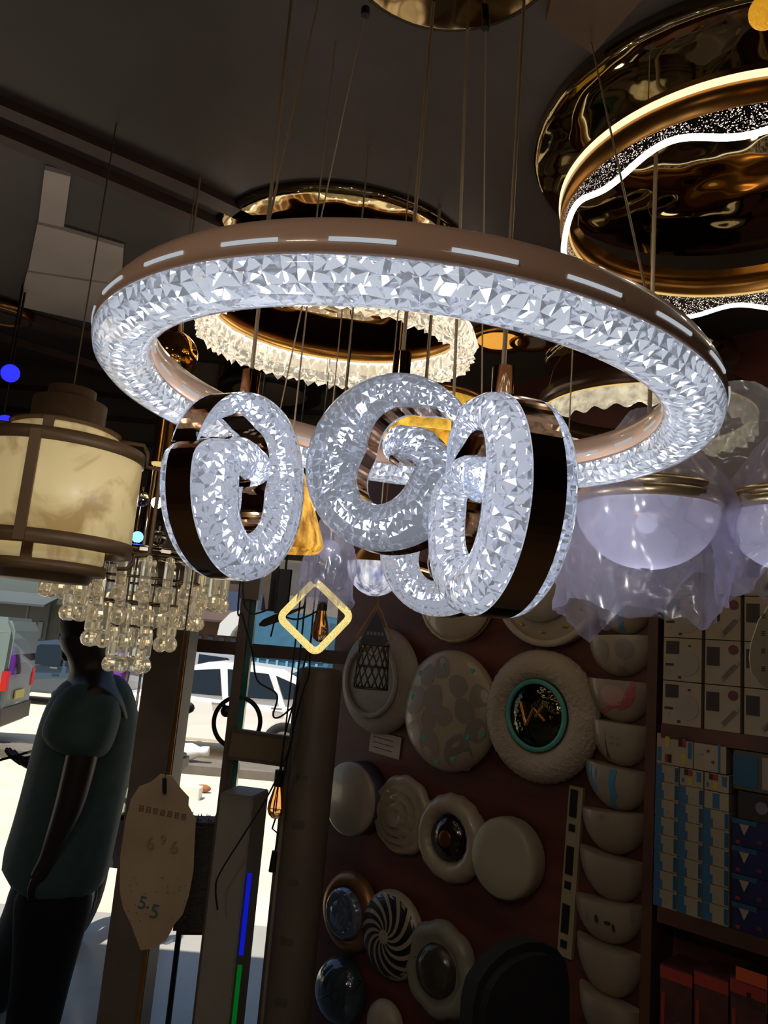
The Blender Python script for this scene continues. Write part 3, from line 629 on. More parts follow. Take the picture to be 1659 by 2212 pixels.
for (px,py,d,col,st,nm) in((339,1086,1.87,'#dfe8ff',40,'led_bulb'),(297,1160,1.86,'#2f5dff',16,'led_bulb')):
    Q=PD(px,py,d); mb=MB(T(Q)); mb.sph((0,0,0),.014,EM('bulb_'+col[1:],col,st),14); mb.cyl((0,0,-.009),(0,0,P.z+.018-Q.z),.004,M('chrome_plate'),n=8); o=mb.build(nm,t,True); o['label']='bright white glowing bulb' if st>20 else 'blue glowing bulb'
# ---------------------------------------------------------------- price tags
def tag_shape(name,label,cat,pts,dep,m,cordtop,extra,dd=.0,group=None,depth_of=None):
    c=PD(*pts[0],dep); P=[PD(x,y,dep) for x,y in pts]; C=sum(P,Vector((0,0,0)))/len(P)
    t=thing(name,label,cat,C,None,group); nn=FWD.normalized()
    V=[p-nn*.001 for p in P]+[p+nn*.001 for p in P]; n=len(P)
    mb=MB(); mb.add(V,[list(range(n)),list(range(n,2*n))[::-1]]+[(i,(i+1)%n,n+(i+1)%n,n+i) for i in range(n)],m); mb.build('card',t,True)
    return t
m_tag=M('tag_card','#8f7a5e',.7,var=.12,vscale=14)
tp=[(347,1672),(372,1676),(392,1705),(408,1722),(407,1740),(423,1770),(420,1830),(418,1880),(408,1935),(395,1975),(378,1995),(360,2030),(330,2048),(304,2052),(285,2000),(266,1960),(259,1925),(260,1850),(272,1770),(284,1725),(300,1700),(325,1690)]
TD=(TAGTOP-CAM).dot(FWD); 
t=tag_shape('price_tag','leaf shaped beige cardboard price tag reading 5·5, hanging on a beaded cord','price tag',tp,TD,m_tag,None,None)
SC=TD/FPX
def on_tag(px,py,s,txt,m,name,rot=-.10):
    V,F=text_mesh(txt,s*SC); q=PD(px,py,TD)-FWD*.0016; Rm=Matrix((RT,UP,-FWD)).transposed()@Matrix.Rotation(rot,3,'Z')
    mb=MB(T(q,Rm)); mb.add(V,F,m); mb.build(name,t,True)
m_green=M('green_ink','#2f5a58',.7); m_red=M('faded_red_ink','#6e4636',.8); m_fade=M('faded_ink','#7c6246',.8)
on_tag(308,1950,40,'5',m_green,'digit',-.25); on_tag(319,1961,44,'·',m_green,'mark'); on_tag(334,1969,44,'5',m_green,'digit',-.25)
on_tag(325,1822,40,'6',m_fade,'digit'); on_tag(353,1815,30,'9',m_fade,'digit'); on_tag(377,1830,40,'6',m_fade,'digit')
# a row of small printed characters, unreadable: strokes only
rnd=random.Random(5); Rm=Matrix((RT,UP,-FWD)).transposed()@Matrix.Rotation(-.17,3,'Z')
mb=MB()
for k in range(7):
    q=PD(306+15.2*k,1745+3.1*k,TD)-FWD*.0016; m0=T(q,Rm)
    for r in range(3): mb.box((0,(r-1)*5*SC,0),(11*SC*(.7+.3*rnd.random()),1.5*SC,.0004),m_red,M=m0)
    for c in(-1,1): mb.box((c*3.5*SC,0,0),(1.5*SC,13*SC,.0004),m_red,M=m0)
mb.build('printed_line',t,True)
mb=MB()
for k in range(26):
    q=PD(rnd.uniform(275,405),rnd.uniform(1895,1990),TD)-FWD*.0014; mb.cyl(q,q-FWD*.0004,1.3*SC,m_red,n=6)
mb.build('ink_specks',t,True)
mb=MB(); q=PD(356,1690,TD); A=TAGTOP
nb=int((A-q).length/.0055); 
mb.tube([q+(A-q)*(k/nb) for k in range(nb+1)],.0016,M('bead_cord','#54443a',.3,.5),6,radii=[.0019 if k%2 else .0012 for k in range(nb+1)]); mb.build('beaded_cord',t,True)
mb=MB(); mb.cyl(PD(356,1680,TD)-FWD*.002,PD(356,1712,TD)-FWD*.002,.0035,m_black,n=8); mb.build('cord_lock',t,True)
# tag at the right edge
tp=[(1665,1300),(1652,1322),(1638,1340),(1630,1366),(1622,1390),(1618,1420),(1622,1450),(1640,1475),(1660,1490),(1700,1492),(1725,1440),(1722,1380),(1700,1330),(1680,1300)]
t=tag_shape('price_tag','pale cardboard tag with small dark marks at the right edge, before the boxes','price tag',tp,1.15,M('tag_card_pale','#8c7a5a',.7,var=.1),None,None)
TD=1.15; SC=TD/FPX; mb=MB(); Rm=Matrix((RT,UP,-FWD)).transposed()
for k in range(4):
    for j in range(2):
        for r in range(3): mb.box((0,(r-1)*4*SC,0),(9*SC,1.6*SC,.0004),m_dark,M=T(PD(1648+j*22,1330+38*k,TD)-FWD*.0014,Rm))
mb.build('printed_marks',t,True)
mb=MB(); q=PD(1672,1305,TD); mb.cyl(q,Vector((q.x,q.y,CEILZ)),.0012,m_wire,n=6); mb.build('cord',t,True)
# ---------------------------------------------------------------- rounded square rope lamp
P=PD(681,1332,2.2); s2=mpx(P); t=thing('square_pendant','glowing warm rounded square rope lamp hung on one corner','pendant lamp',P)
pts=[]; hd=78*s2; rc=.020
for k in range(4):
    a0=-90+90*k; L_=hd-rc*2**.5
    for j in range(7):
        a=R_(a0-45+90*j/6); cc=R_(a0); pts.append((cos(cc)*L_+rc*cos(a),0,sin(cc)*L_+rc*sin(a)))
Q=Matrix.Rotation(R_(-6),3,'Y')
m_rope=M('sparkling_rope','#e6c47a',.35,emit='#ffe6b0',es=1.25,evar=True,var=.5,vscale=420,bump=1,bscale=420,bdist=.004)
b=MB(T(P,Q)); b.tube([Vector(p)*1 for p in pts],.0105,m_rope,12,True); b.build('light_tube',t,True)
top=P+Q@Vector((0,0,hd)); b=MB(); b.cyl(top-Vector((0,0,.01)),top+Vector((0,0,.05)),.012,m_black,n=12); b.build('cap',t,True); hang(t,top+Vector((0,0,.04)),.002)
# ---------------------------------------------------------------- filament bulbs
m_fglass=M('smoked_amber_glass','#e0a468',.02,trans=.96,ior=1.2)
def edison(label,px,py,dep,sc,topz,fil):
    P=PD(px,py,dep); t=thing('filament_bulb',label,'bulb',P,None,'filament bulbs')
    b=MB(T(P)); b.lathe([(max(r*sc,1e-4),z*sc) for r,z in((.001,-.062),(.012,-.060),(.024,-.048),(.030,-.030),(.028,-.008),(.020,.022),(.014,.044),(.012,.05))],m_fglass,24); b.build('glass',t,True)
    b=MB(T(P)); b.cyl((0,0,-.035*sc),(0,0,.045*sc),.0022*sc,EM('filament_lit','#ffb25a',.9) if fil else m_dark,n=6); b.build('filament',t,True)
    b=MB(T(P)); b.cyl((0,0,.046*sc),(0,0,.10*sc),.0165*sc,m_black,n=16); b.build('socket',t,True)
    q=P+Vector((0,0,.1*sc)); b=MB(); b.tube([q,q+Vector((.004,0,.1)),Vector((q.x+.01,q.y,topz))],.003,m_black,6); b.build('cable',t,True)
edison('filament bulb hanging inside the glowing square lamp',693,1348,2.35,.88,CEILZ,True)
edison('dusty amber filament bulb between the white cabinet and the pale column',598,1728,2.55,.95,EYE+.2,False)
P=PD(592,1862,2.6); t=thing('lamp_socket','empty black lamp socket on a cable, low between cabinet and pale column','lamp socket',P)
b=MB(T(P)); b.cyl((0,0,-.03),(0,0,.035),.016,m_black,r2=.011,n=14); b.build('socket_body',t,True)
b=MB(); b.tube([P+Vector((0,0,.03)),PD(600,1800,2.6),PD(588,1790,2.6),PD(604,1740,2.6),PD(612,1600,2.6),Vector((PD(612,1600,2.6).x+.06,P.y,EYE+.05)),Vector((P.x+.15,P.y,CEILZ))],.0032,m_black,6); b.build('cable',t,True)
P=PD(612,1278,2.6); t=thing('driver_box','black lamp driver box hanging on a cable left of the square lamp','driver box',P)
b=MB(T(P)); b.rbox((0,0,0),(.045,.03,.15),m_black,.006); b.build('case',t,True); hang(t,P+Vector((0,0,.07)),.004,m=m_black)
b=MB(); b.tube([PD(606,1320,2.6),PD(592,1345,2.6),PD(585,1375,2.6)],.003,m_black,6); b.build('plug_lead',t,True)
def cable(label,px,dep,r=.0032,m=None,ceil=False):
    pts=[PD(x,y,dep) for x,y in px]
    if ceil: pts=[Vector((pts[0].x,pts[0].y,CEILZ))]+pts
    sm=[]
    for i in range(len(pts)-1):
        p0,p1,p2,p3=pts[max(i-1,0)],pts[i],pts[i+1],pts[min(i+2,len(pts)-1)]
        for k in range(6):
            u=k/6; sm.append(.5*((2*p1)+(p2-p0)*u+(2*p0-5*p1+4*p2-p3)*u*u+(3*p1-p0-3*p2+p3)*u**3))
    sm.append(pts[-1]); mb=MB(); mb.tube(sm,r,m or m_black,6); return tag(mb.build('cable'),label,'cable','loose cables by the shopfront')
cable('thin black cable drooping in front of the white car',[(518,1266),(524,1330),(545,1410),(556,1470),(598,1500),(590,1545),(606,1548),(640,1520)],2.5,ceil=True)
cable('black cable running slanted across the white cabinet to the price tag',[(640,1490),(628,1600),(598,1680),(560,1750),(478,1880),(466,1920),(470,1965)],2.45,ceil=True)
cable('dark cable crossing from the shopfront post towards the filament bulb',[(524,1270),(590,1318),(640,1338),(690,1318)],2.7,ceil=True)
cable('black cable hanging down past the right side of the square lamp',[(676,1330),(668,1450),(655,1490),(630,1590),(612,1680)],2.62,ceil=True)
# flat black handle of a fan shaped thing behind the square lamp
P0,P1=PD(560,1350,2.9),PD(660,1310,2.9); t=thing('wooden_paddle','long dark paddle shaped piece hanging slanted behind the square lamp','paddle',P0)
b=MB(); b.tube([P0,P0+(P1-P0)*.1,P0+(P1-P0)*.45,P0+(P1-P0)*.6,P1],.02,M('paddle_wood','#4b3d33',.6),10,radii=[.006,.02,.024,.01,.006],flat=.35); b.build('blade',t,True)
b=MB(); b.tube([P1-(P1-P0)*.05,Vector((P1.x+.04,P1.y,P1.z+.2)),Vector((P1.x+.05,P1.y,CEILZ))],.003,m_black,6); b.build('hanging_cord',t,True)
# ---------------------------------------------------------------- black net lantern with an orange cord
P=PD(806,1420,1.9); s2=mpx(P); t=thing('net_lantern','black open mesh hanging lantern with an orange cord, before the first wall lamp','lantern',P)
def netpt(a,v): 
    r=(.036+.006*v) ; z=.03-.105*v; return Vector((r*cos(a),r*sin(a)*.7,z))
b=MB(T(P))
for k in range(14):
    for sg in(1,-1): b.tube([netpt(2*PI*k/14+sg*v*1.1,v) for v in [i/8 for i in range(9)]],.0018,m_black,5)
for v in(0,.5,1): b.tube([netpt(2*PI*k/28,v) for k in range(28)],.0025,m_black,6,True)
b.build('mesh_shade',t,True)
b=MB(T(P)); b.prism([(-.040,.028),(.040,.028),(.026,.06),(.0,.115),(-.026,.06)],-.004,.004,M('black_card','#1d1713',.6),M=Matrix(((1,0,0,0),(0,0,-1,0),(0,1,0,0),(0,0,0,1)))); 
for k in range(5): b.box((-.018+.009*k,-.005,.058),(.006,.001,.008),M('grey_print','#6a5a50',.6))
b.build('top_card',t,True)
m_or=M('orange_cord','#8a5a22',.8)
b=MB(T(P)); b.tube([(.030,-.008,-.0),(.022,-.01,.02),(.040,-.008,.05),(.012,-.006,.11),(.0,0,.13),(-.012,-.006,.11),(-.044,-.008,.05),(-.03,-.012,.02),(0,-.014,0),(.028,-.012,.024),(.034,-.012,-.02)],.0022,m_or,6); b.build('orange_cord',t,True); hang(t,P+Vector((0,0,.115)),.002,m=m_or)
# ---------------------------------------------------------------- things standing along the shopfront
P=PD(512,1560,2.9); s2=mpx(P); t=thing('ring_wall_lamp','black ring with a small black ball inside, fixed to the shopfront post','lamp',P)
R5=50*s2; b=MB(T(P)); b.tube([(R5*cos(2*PI*k/48),0,R5*1.05*sin(2*PI*k/48)) for k in range(48)],.0085,m_black,10,True); b.build('ring',t,True)
b=MB(T(P)); b.sph((-R5*.5,-.004,R5*.42),.022,m_black,18); b.cyl((-R5*.62,0,R5*.6),(-R5*.72,0,R5*.74),.008,m_black); b.build('ball_shade',t,True)
b=MB(T(P)); b.cyl((R5*.2,0,-R5*1.02),(R5*.2,.0,-R5*.82),.006,m_black); b.build('foot',t,True)
m_post=M('post_brown','#6f6052',.45); m_teal=M('teal_glass_edge','#2f6a62',.15,trans=.3)
A=PD(528,1400,2.95); t=thing('shopfront_post','slim brown upright with a teal glass edge, between the pillar and the pale column','post',Vector((A.x,A.y,0)))
b=MB(); b.box((A.x-.012,A.y,(EYE+.28)/2),(.036,.05,EYE+.28),m_post); b.build('upright',t,True)
b=MB(); b.box((A.x+.018,A.y+.01,(EYE+.28)/2),(.020,.04,EYE+.28),m_teal); b.build('glass_edge',t,True)
b=MB(); B=PD(532,1272,2.95); b.box((B.x+.02,B.y,B.z+.02),(.07,.07,.12),m_post); b.build('top_bracket',t,True)
P=PD(562,1614,2.85); s2=mpx(P); t=thing('display_board','blank beige board fixed crosswise between the slim post and the pale column','board',P)
b=MB(T(P)); b.box((0,0,0),(128*s2,.025,54*s2),M('beige_board','#8a7658',.7,var=.06),rot=Matrix.Rotation(R_(3),3,'Y')); b.build('panel',t,True)
b=MB(T(P)); b.box((0,-.002,29*s2),(126*s2,.03,.010),m_post,rot=Matrix.Rotation(R_(3),3,'Y')); b.box((0,-.002,-29*s2),(126*s2,.03,.012),m_post,rot=Matrix.Rotation(R_(3),3,'Y')); b.build('rail',t,True)
for sx in(-1,1):
    b=MB(T(P)); b.box((sx*58*s2,.012,-(P.z)/2),(.014,.014,P.z),m_post); b.build('leg',t,True)
A=PD(520,1708,2.62); wv=78*mpx(A)/2; ctr=PD(530,1708,2.68); t=thing('white_cabinet','tall narrow white cabinet with reflected coloured glow painted down its right edge','cabinet',Vector((ctr.x,ctr.y,0)))
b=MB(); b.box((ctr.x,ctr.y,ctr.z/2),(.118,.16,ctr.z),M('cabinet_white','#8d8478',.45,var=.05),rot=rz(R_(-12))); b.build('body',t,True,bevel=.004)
for z0,z1,mm,lab in((.30,.55,EM('reflected_glow_blue','#1420e0',.6),'painted blue reflected glow'),(-.02,.27,EM('reflected_glow_green','#0c8a2a',.35),'painted green reflected glow')):  # emissive strips paint coloured glow reflected on the cabinet side
    q=ctr+Vector((.058,-.092,0)); b=MB(); b.box((q.x,q.y,max(.02,(z0+z1)/2+.28)),(.014,.006,z1-z0),mm); o=b.build('reflected_glow',t,True); o['label']=lab
A=PD(693,1442,2.72); t=thing('pale_column','tall pale round topped column with faint dark motifs, left of the lamp wall','column',Vector((A.x,A.y,0)))
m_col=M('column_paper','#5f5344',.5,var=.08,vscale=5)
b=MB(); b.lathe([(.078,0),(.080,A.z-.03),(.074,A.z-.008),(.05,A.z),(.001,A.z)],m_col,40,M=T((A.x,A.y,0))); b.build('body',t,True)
b=MB(); b.box((A.x-.078,A.y-.02,A.z/2-.03),(.010,.02,A.z-.08),M('column_trim','#9a8d7c',.2,.7)); b.build('edge_trim',t,True)
b=MB(); m_mot=M('faint_motif','#53483a',.7)
for k,(zz,w) in enumerate(((.30,.02),(.46,.03),(.64,.03),(.82,.025),(1.0,.035),(1.15,.02))):
    for j in(-1,0):
        a=R_(-98+j*(9+5*(k%3))); c=Vector((A.x+cos(a)*.0795,A.y+sin(a)*.0795,A.z*.0+zz)); b.cyl(c,c+Vector((cos(a),sin(a),0))*.0015,w*.42,m_mot,n=10)
b.build('motifs',t,True)
# rough dark bundle between the tag and the white cabinet
P=PD(452,1770,3.3); t=thing('dark_bundle','dark rough topped bundle standing outside between the price tag and the white cabinet','bundle',Vector((P.x,P.y,0)))
zb=PD(452,1995,3.3).z
b=MB(); b.box((P.x,P.y,(P.z+zb)/2),(.19,.16,P.z-zb),M('dark_felt','#574f47',.95,bump=1,bscale=60),rot=rz(.2)); b.build('block',t,True,bevel=.015)
b=MB(); rnd=random.Random(3)
for k in range(60):
    q=Vector((P.x+rnd.uniform(-.09,.09),P.y+rnd.uniform(-.07,.07),P.z-.004)); b.cyl(q,q+Vector((rnd.uniform(-.006,.006),0,rnd.uniform(.006,.018))),.004,M('dark_felt'),r2=.001,n=5)
b.build('tuft',t,True)
for sx in(-.07,.07):
    b=MB(); b.cyl((P.x+sx,P.y,0),(P.x+sx,P.y,zb+.01),.012,m_black); b.build('leg',t,True)
# ---------------------------------------------------------------- round lamps on the brown wall
m_shade=M('shade_white','#98876e',.38,var=.05,vscale=9,coat=.3)
m_grey=M('pebble_grey','#7c7264',.4); m_tealr=M('teal_ring','#4f9a8a',.35); m_chr=M('mirror_centre','#4f4a38',.05,1,bump=.35,bscale=22,bdist=.02)
m_dome=M('dark_dome','#3b454a',.12,.2,coat=.6)
def wplace(x0,y0,x1,y1,off=.035):
    cx,cy=(x0+x1)/2,(y0+y1)/2; P=PW(cx,cy,off); return P-WN*off,(y1-y0)/2*mpx(P)
G='round ceiling lamps shown on the brown wall'
def wlamp(label,bx,h=.07,shade=None,name='wall_lamp'):
    P,R=wplace(*bx,off=h*.5); t=thing(name,label,'wall lamp',P,WROT,G)
    b=MB(); b.lathe([(.001,0),(R*.86,0),(R*.9,.012),(R*.9,.02),(.001,.02)],M('lamp_base','#6d6256',.5),40); b.build('base',t)
    return t,R
def dome(R,h,k=.62,n=12,z0=.016):
    return [(R*.96,z0-.004),(R,z0+.004)]+[(max(1e-4,R*cos(PI/2*j/n)**k),z0+.006+(h-z0)*sin(PI/2*j/n)) for j in range(n+1)]
# 1 woven face
t,R=wlamp('round wall lamp with a fine woven face, partly behind the black net lantern',(742,1356,892,1582))
b=MB(); b.lathe(dome(R,.075),M('woven_shade','#8f8273',.6,bump=1,bscale=260,bdist=.004),48); b.build('shade',t)
b=MB(); b.lathe([(R*.60,.083),(R*.66,.088),(R*.72,.083),(R*.66,.07)],M('woven_shade'),48,closed=True); b.build('ridge',t)
# 2 pebbles
t,R=wlamp('round wall lamp with a pebble pattern and teal flecks, left of the mirror centred one',(880,1405,1054,1662))
b=MB(); b.lathe(dome(R,.070,.5),m_shade,56)
rnd=random.Random(12); b2=b; pts=[]
for _ in range(900):
    a=rnd.uniform(0,2*PI); r=R*.80*math.sqrt(rnd.random()); q=(r*cos(a),r*sin(a)); s=rnd.uniform(.16,.30)*R
    if all(math.hypot(q[0]-p[0],q[1]-p[1])>(s+p[2])*.90 for p in pts): pts.append((q[0],q[1],s,rnd.random()*3))
def zd(x,y,hh=.07,k=.5): 
    r=min(.999,math.hypot(x,y)/R); cq=r**(1/k); return .022+(hh-.016)*math.sqrt(max(0,1-cq*cq))
for x,y,s,a in pts:
    n=18; ring=[]
    for k in range(n):
        q=2*PI*k/n; dx=s*(1.1*cos(q)*(1+.12*sin(3*q+a))); dy=s*.95*sin(q); X=x+dx*cos(a)-dy*sin(a); Y=y+dx*sin(a)+dy*cos(a); ring.append(Vector((X,Y,zd(X,Y))))
    b.add([v+Vector((0,0,.0010)) for v in ring]+[Vector((x,y,zd(x,y)+.0012))],[(i,(i+1)%n,n) for i in range(n)],m_grey,True)
for k in range(9):
    a=rnd.uniform(0,2*PI); r=R*rnd.uniform(.5,.92); x,y=r*cos(a),r*sin(a); b2.cyl((x,y,zd(x,y)-.004),(x,y,zd(x,y)+.0015),R*.05,m_tealr,n=9)
b.build('shade',t,recalc=False)
# 3 knit ring with mirror
t,R=wlamp('largest round wall lamp with a knitted white ring around a teal edged mirror',(1055,1404,1276,1686))
def knit(a,j): return 1+.012*sin(40*a+j*1.6)
b=MB(); pr=[(R*.97,.01)]+[(R*(.75+.25*cos(q)),.02+.055*sin(q)) for q in [PI*j/14 for j in range(0,13)]]; b.lathe(pr,M('knit_shade','#a3927c',.55,bump=.8,bscale=75,bdist=.01),90,rf=knit); b.build('shade',t)
b=MB(); b.lathe([(R*.47,.05),(R*.54,.056),(R*.54,.064),(R*.47,.066)],m_tealr,48,closed=True); b.build('teal_ring',t)
b=MB(); b.lathe([(R*.48,.052),(R*.40,.064),(R*.25,.074),(R*.1,.079),(.001,.08)],m_chr,40); b.build('mirror',t)
b=MB(); Kp=[(-.5,.3),(-.2,-.2),(.1,.5)]
for (x0,y0),(x1,y1) in (((-.22,.18),(-.10,-.16)),((-.10,-.16),(.02,.10)),((.02,.10),(.22,-.06)),((.06,-.02),(.20,.16))): b.cyl((x0*R,y0*R,.078),(x1*R,y1*R,.078),.006,m_gold2,n=8)
b.build('metal_motif',t)
# 4,5 upper ones
t,R=wlamp('round wall lamp showing only its lower rim, just under the hidden low spiral',(905,1188,1066,1388))
b=MB(); b.lathe(dome(R,.075),m_shade,48); b.build('shade',t)
b=MB(); b.lathe([(R*.93,.03),(R*1.0,.034),(R*.99,.046),(R*.9,.048)],M('beaded_rim','#a08a62',.4,.4),60,closed=True,rf=lambda a,j:1+.01*sin(36*a)); b.build('beaded_rim',t)
t,R=wlamp('broad round wall lamp with raised gold specks in its rim, under the nearest spiral',(1080,1130,1290,1396))
b=MB(); b.lathe(dome(R,.06),m_shade,48); b.build('shade',t)
b=MB(); b.lathe([(R*.58,.05),(R*.62,.085),(R*.3,.10),(.001,.104)],m_cream,48); b.build('inner_dome',t)
b=MB(); b.lathe([(R*.90,.03),(R*1.0,.034),(R*1.0,.055),(R*.9,.058)],m_cream,56,closed=True); 
for k in range(12):
    a=2*PI*k/12; x,y=R*.76*cos(a),R*.76*sin(a); b.sph((x,y,.05),R*.07,M('gold_speck','#9a7a3c',.3,.5),10,sc=(1.3,.7,.5))
b.build('rim',t)
# 6 dark rim disc
t,R=wlamp('plain white round wall lamp with a thick dark side, next to the pale column',(724,1646,822,1800))
b=MB(); b.lathe([(R*.9,.0),(R*.98,.0),(R*.98,.075),(R*.9,.08)],M('dark_rim','#4a4350',.3,.3),44,closed=True); b.build('dark_rim',t)
b=MB(); b.lathe([(R*.97,.068),(R*.97,.088),(R*.9,.094),(.001,.096)],m_shade,44); b.build('shade',t)
# 7 rose
t,R=wlamp('white rose shaped wall lamp between the dark sided and the dark centred lamps',(814,1678,922,1842))
def rose(a,j): return 1+.05*abs(sin(5*a+j*.5))
b=MB(); pr=[(R*.93,.012),(R*.97,.03),(R*.86,.058),(R*.74,.040),(R*.67,.070),(R*.54,.046),(R*.47,.080),(R*.33,.056),(R*.26,.088),(R*.12,.068),(.001,.07)]; b.lathe(pr,m_shade,80,rf=rose); b.build('shade',t)
# 8 dark centre
t,R=wlamp('scalloped white wall lamp with a dark round centre',(910,1718,1037,1902))
b=MB(); pr=[(R*.95,.012)]+[(R*(.73+.24*cos(q)),.02+.05*sin(q)) for q in [PI*j/12 for j in range(0,12)]]; b.lathe(pr,m_shade,80,rf=lambda a,j:1+.035*abs(sin(8*a+j*.35))); b.build('shade',t)
b=MB(); b.lathe([(R*.50,.04),(R*.46,.06),(R*.2,.068),(.001,.07)],M('dark_amber_centre','#1e120a',.15,.2,coat=.5),36); b.build('dark_centre',t)
b=MB(); b.sph((0,0,.068),R*.2,M('amber_patch','#5a3512',.25,.4),14,sc=(1,1,.2)); b.build('amber_boss',t)
# 9 plain
t,R=wlamp('plain cream drum wall lamp without pattern, lowest right of the round ones',(1032,1769,1164,1934),.08)
b=MB(); b.lathe([(R*.98,.01),(R,.02),(R,.065),(R*.97,.08),(R*.9,.088),(R*.5,.094),(.001,.095)],M('plain_cream','#968a6e',.4,var=.04),52); b.build('shade',t)
# 10 gold rim with shining ring
t,R=wlamp('wall lamp with a wide gold rim around a shining ribbed glass centre',(703,1888,803,2052))
b=MB(); b.lathe([(R*.98,.012),(R,.02),(R*.9,.05),(R*.66,.058),(R*.62,.04)],M('copper_rim','#8a5c34',.35,.5),44); b.build('rim',t)
b=MB(); b.lathe([(R*.64,.045),(R*.60,.075),(R*.48,.088),(R*.44,.08),(R*.3,.092),(.001,.094)],M('silver_glass','#7c808c',.12,.5,bump=.6,bscale=18),44); b.build('glass_centre',t)
# 11 swirl
t,R=wlamp('wall lamp with curved black and white swirl stripes',(793,1930,897,2108))
b=MB(); b.lathe(dome(R,.07),m_shade,48); b.build('shade',t)
b=MB()
for k in range(13):
    V=[];F=[]; n=12
    for i in range(n+1):
        r=R*(.16+.76*i/n); a=2*PI*k/13+1.1*(i/n); w=.10+.06*(i/n)
        for s in(-1,1): x,y=r*cos(a+s*w),r*sin(a+s*w); zz=.022+(.07-.016)*math.sqrt(max(0,1-min(1,(r/R)**(1/.62))**2)); V+=[(x,y,zz+.0015),(x,y,zz-.003)]
    for i in range(n): o=4*i; F+=[(o,o+4,o+6,o+2),(o,o+1,o+5,o+4),(o+2,o+6,o+7,o+3)]
    b.add(V,F,M('swirl_black','#14100d',.4))
b.build('swirl_stripes',t)
# 12 flower
t,R=wlamp('big white flower petalled wall lamp with a dim gold centre, left of the dark chair',(890,1996,1008,2192))
b=MB(); pr=[(R*.95,.012),(R*.98,.035),(R*.86,.06),(R*.70,.062),(R*.6,.045),(R*.5,.05),(.001,.052)]; b.lathe(pr,M('flower_shade','#7f7864',.4,var=.05),72,rf=lambda a,j:1+.07*abs(cos(4*a))-.03); b.build('shade',t)
b=MB(); b.lathe([(R*.55,.046),(R*.5,.07),(R*.3,.082),(.001,.086)],M('dim_centre','#4a4234',.2,.4),36); b.build('centre',t)
# 13 ball
t,R=wlamp('dark glossy domed wall lamp with curved seams like a ball, bottom left of the wall',(692,2072,780,2208))
b=MB(); b.lathe(dome(R,.11,.9,14),m_dome,48); b.build('shade',t)
b=MB()
for k in(-.5,0,.5):
    b.tube([(R*.98*sin(q)*cos(.6)+k*R*.55*cos(q)*.9, R*.98*sin(q)*sin(.6)-k*R*.5*cos(q), .024+.092*abs(cos(q))*(1-.25*abs(k))) for q in [-PI/2+PI*i/16 for i in range(17)]],.0028,m_black,6)
b.build('seams',t)
# 14 bottom
t,R=wlamp('small pale round wall lamp cut by the bottom edge, below the swirl lamp',(798,2166,858,2266))
b=MB(); b.lathe(dome(R,.06),m_cream,40); b.build('shade',t)
# white card on the wall
P,R=wplace(795,1582,868,1634,off=.004); t=MB(T(P,WROT)); t.box((0,0,.004),(.17,.085,.003),m_cream,rot=Matrix.Rotation(R_(-3),3,'Z'))
for k in range(3): t.box((-.01,.02-.02*k,.006),(.11,.003,.001),m_dark,rot=Matrix.Rotation(R_(-3),3,'Z'))
tag(t.build('paper_label'),'small blank pale card on the brown wall under the woven faced lamp','label')
# ---------------------------------------------------------------- half round wall shades
m_half=M('half_shade','#93836a',.4,var=.05,vscale=10,coat=.2); m_hblue=M('half_blue','#4d7f96',.45); m_hpink=M('half_pink','#a8564c',.45); m_hgrey=M('half_grey','#7f7464',.45); m_hdark=M('half_dark','#3c342a',.5)
HM=[((1292,1276),(1420,1276),1372,'blue','blue patterned half round wall shade, topmost, under the bagged bowl'),
((1276,1375),(1420,1374),1463,'oval','half round wall shade with two grey ovals'),
((1273,1463),(1416,1477),1563,'pink','half round wall shade with a curved pink stripe'),
((1278,1549),(1414,1572),1657,'spire','half round wall shade printed with a thin dark spire'),
((1268,1636),(1410,1672),1752,'blue','blue patterned half round wall shade, just under the spire printed one'),
((1262,1741),(1407,1760),1848,'dot','plain half round wall shade with one small mark, right of the dotted strip'),
((1256,1822),(1402,1868),1950,'plain','plain half round wall shade tilted strongly, second below the lower blue one'),
((1247,1926),(1398,1958),2042,'leaf','half round wall shade with small dark leaf marks'),
((1250,2010),(1393,2066),2156,'plain','plain tilted half round wall shade just below the leaf marked one'),
((1256,2114),(1391,2186),2270,'plain','lowest half round wall shade, cut by the bottom edge')]
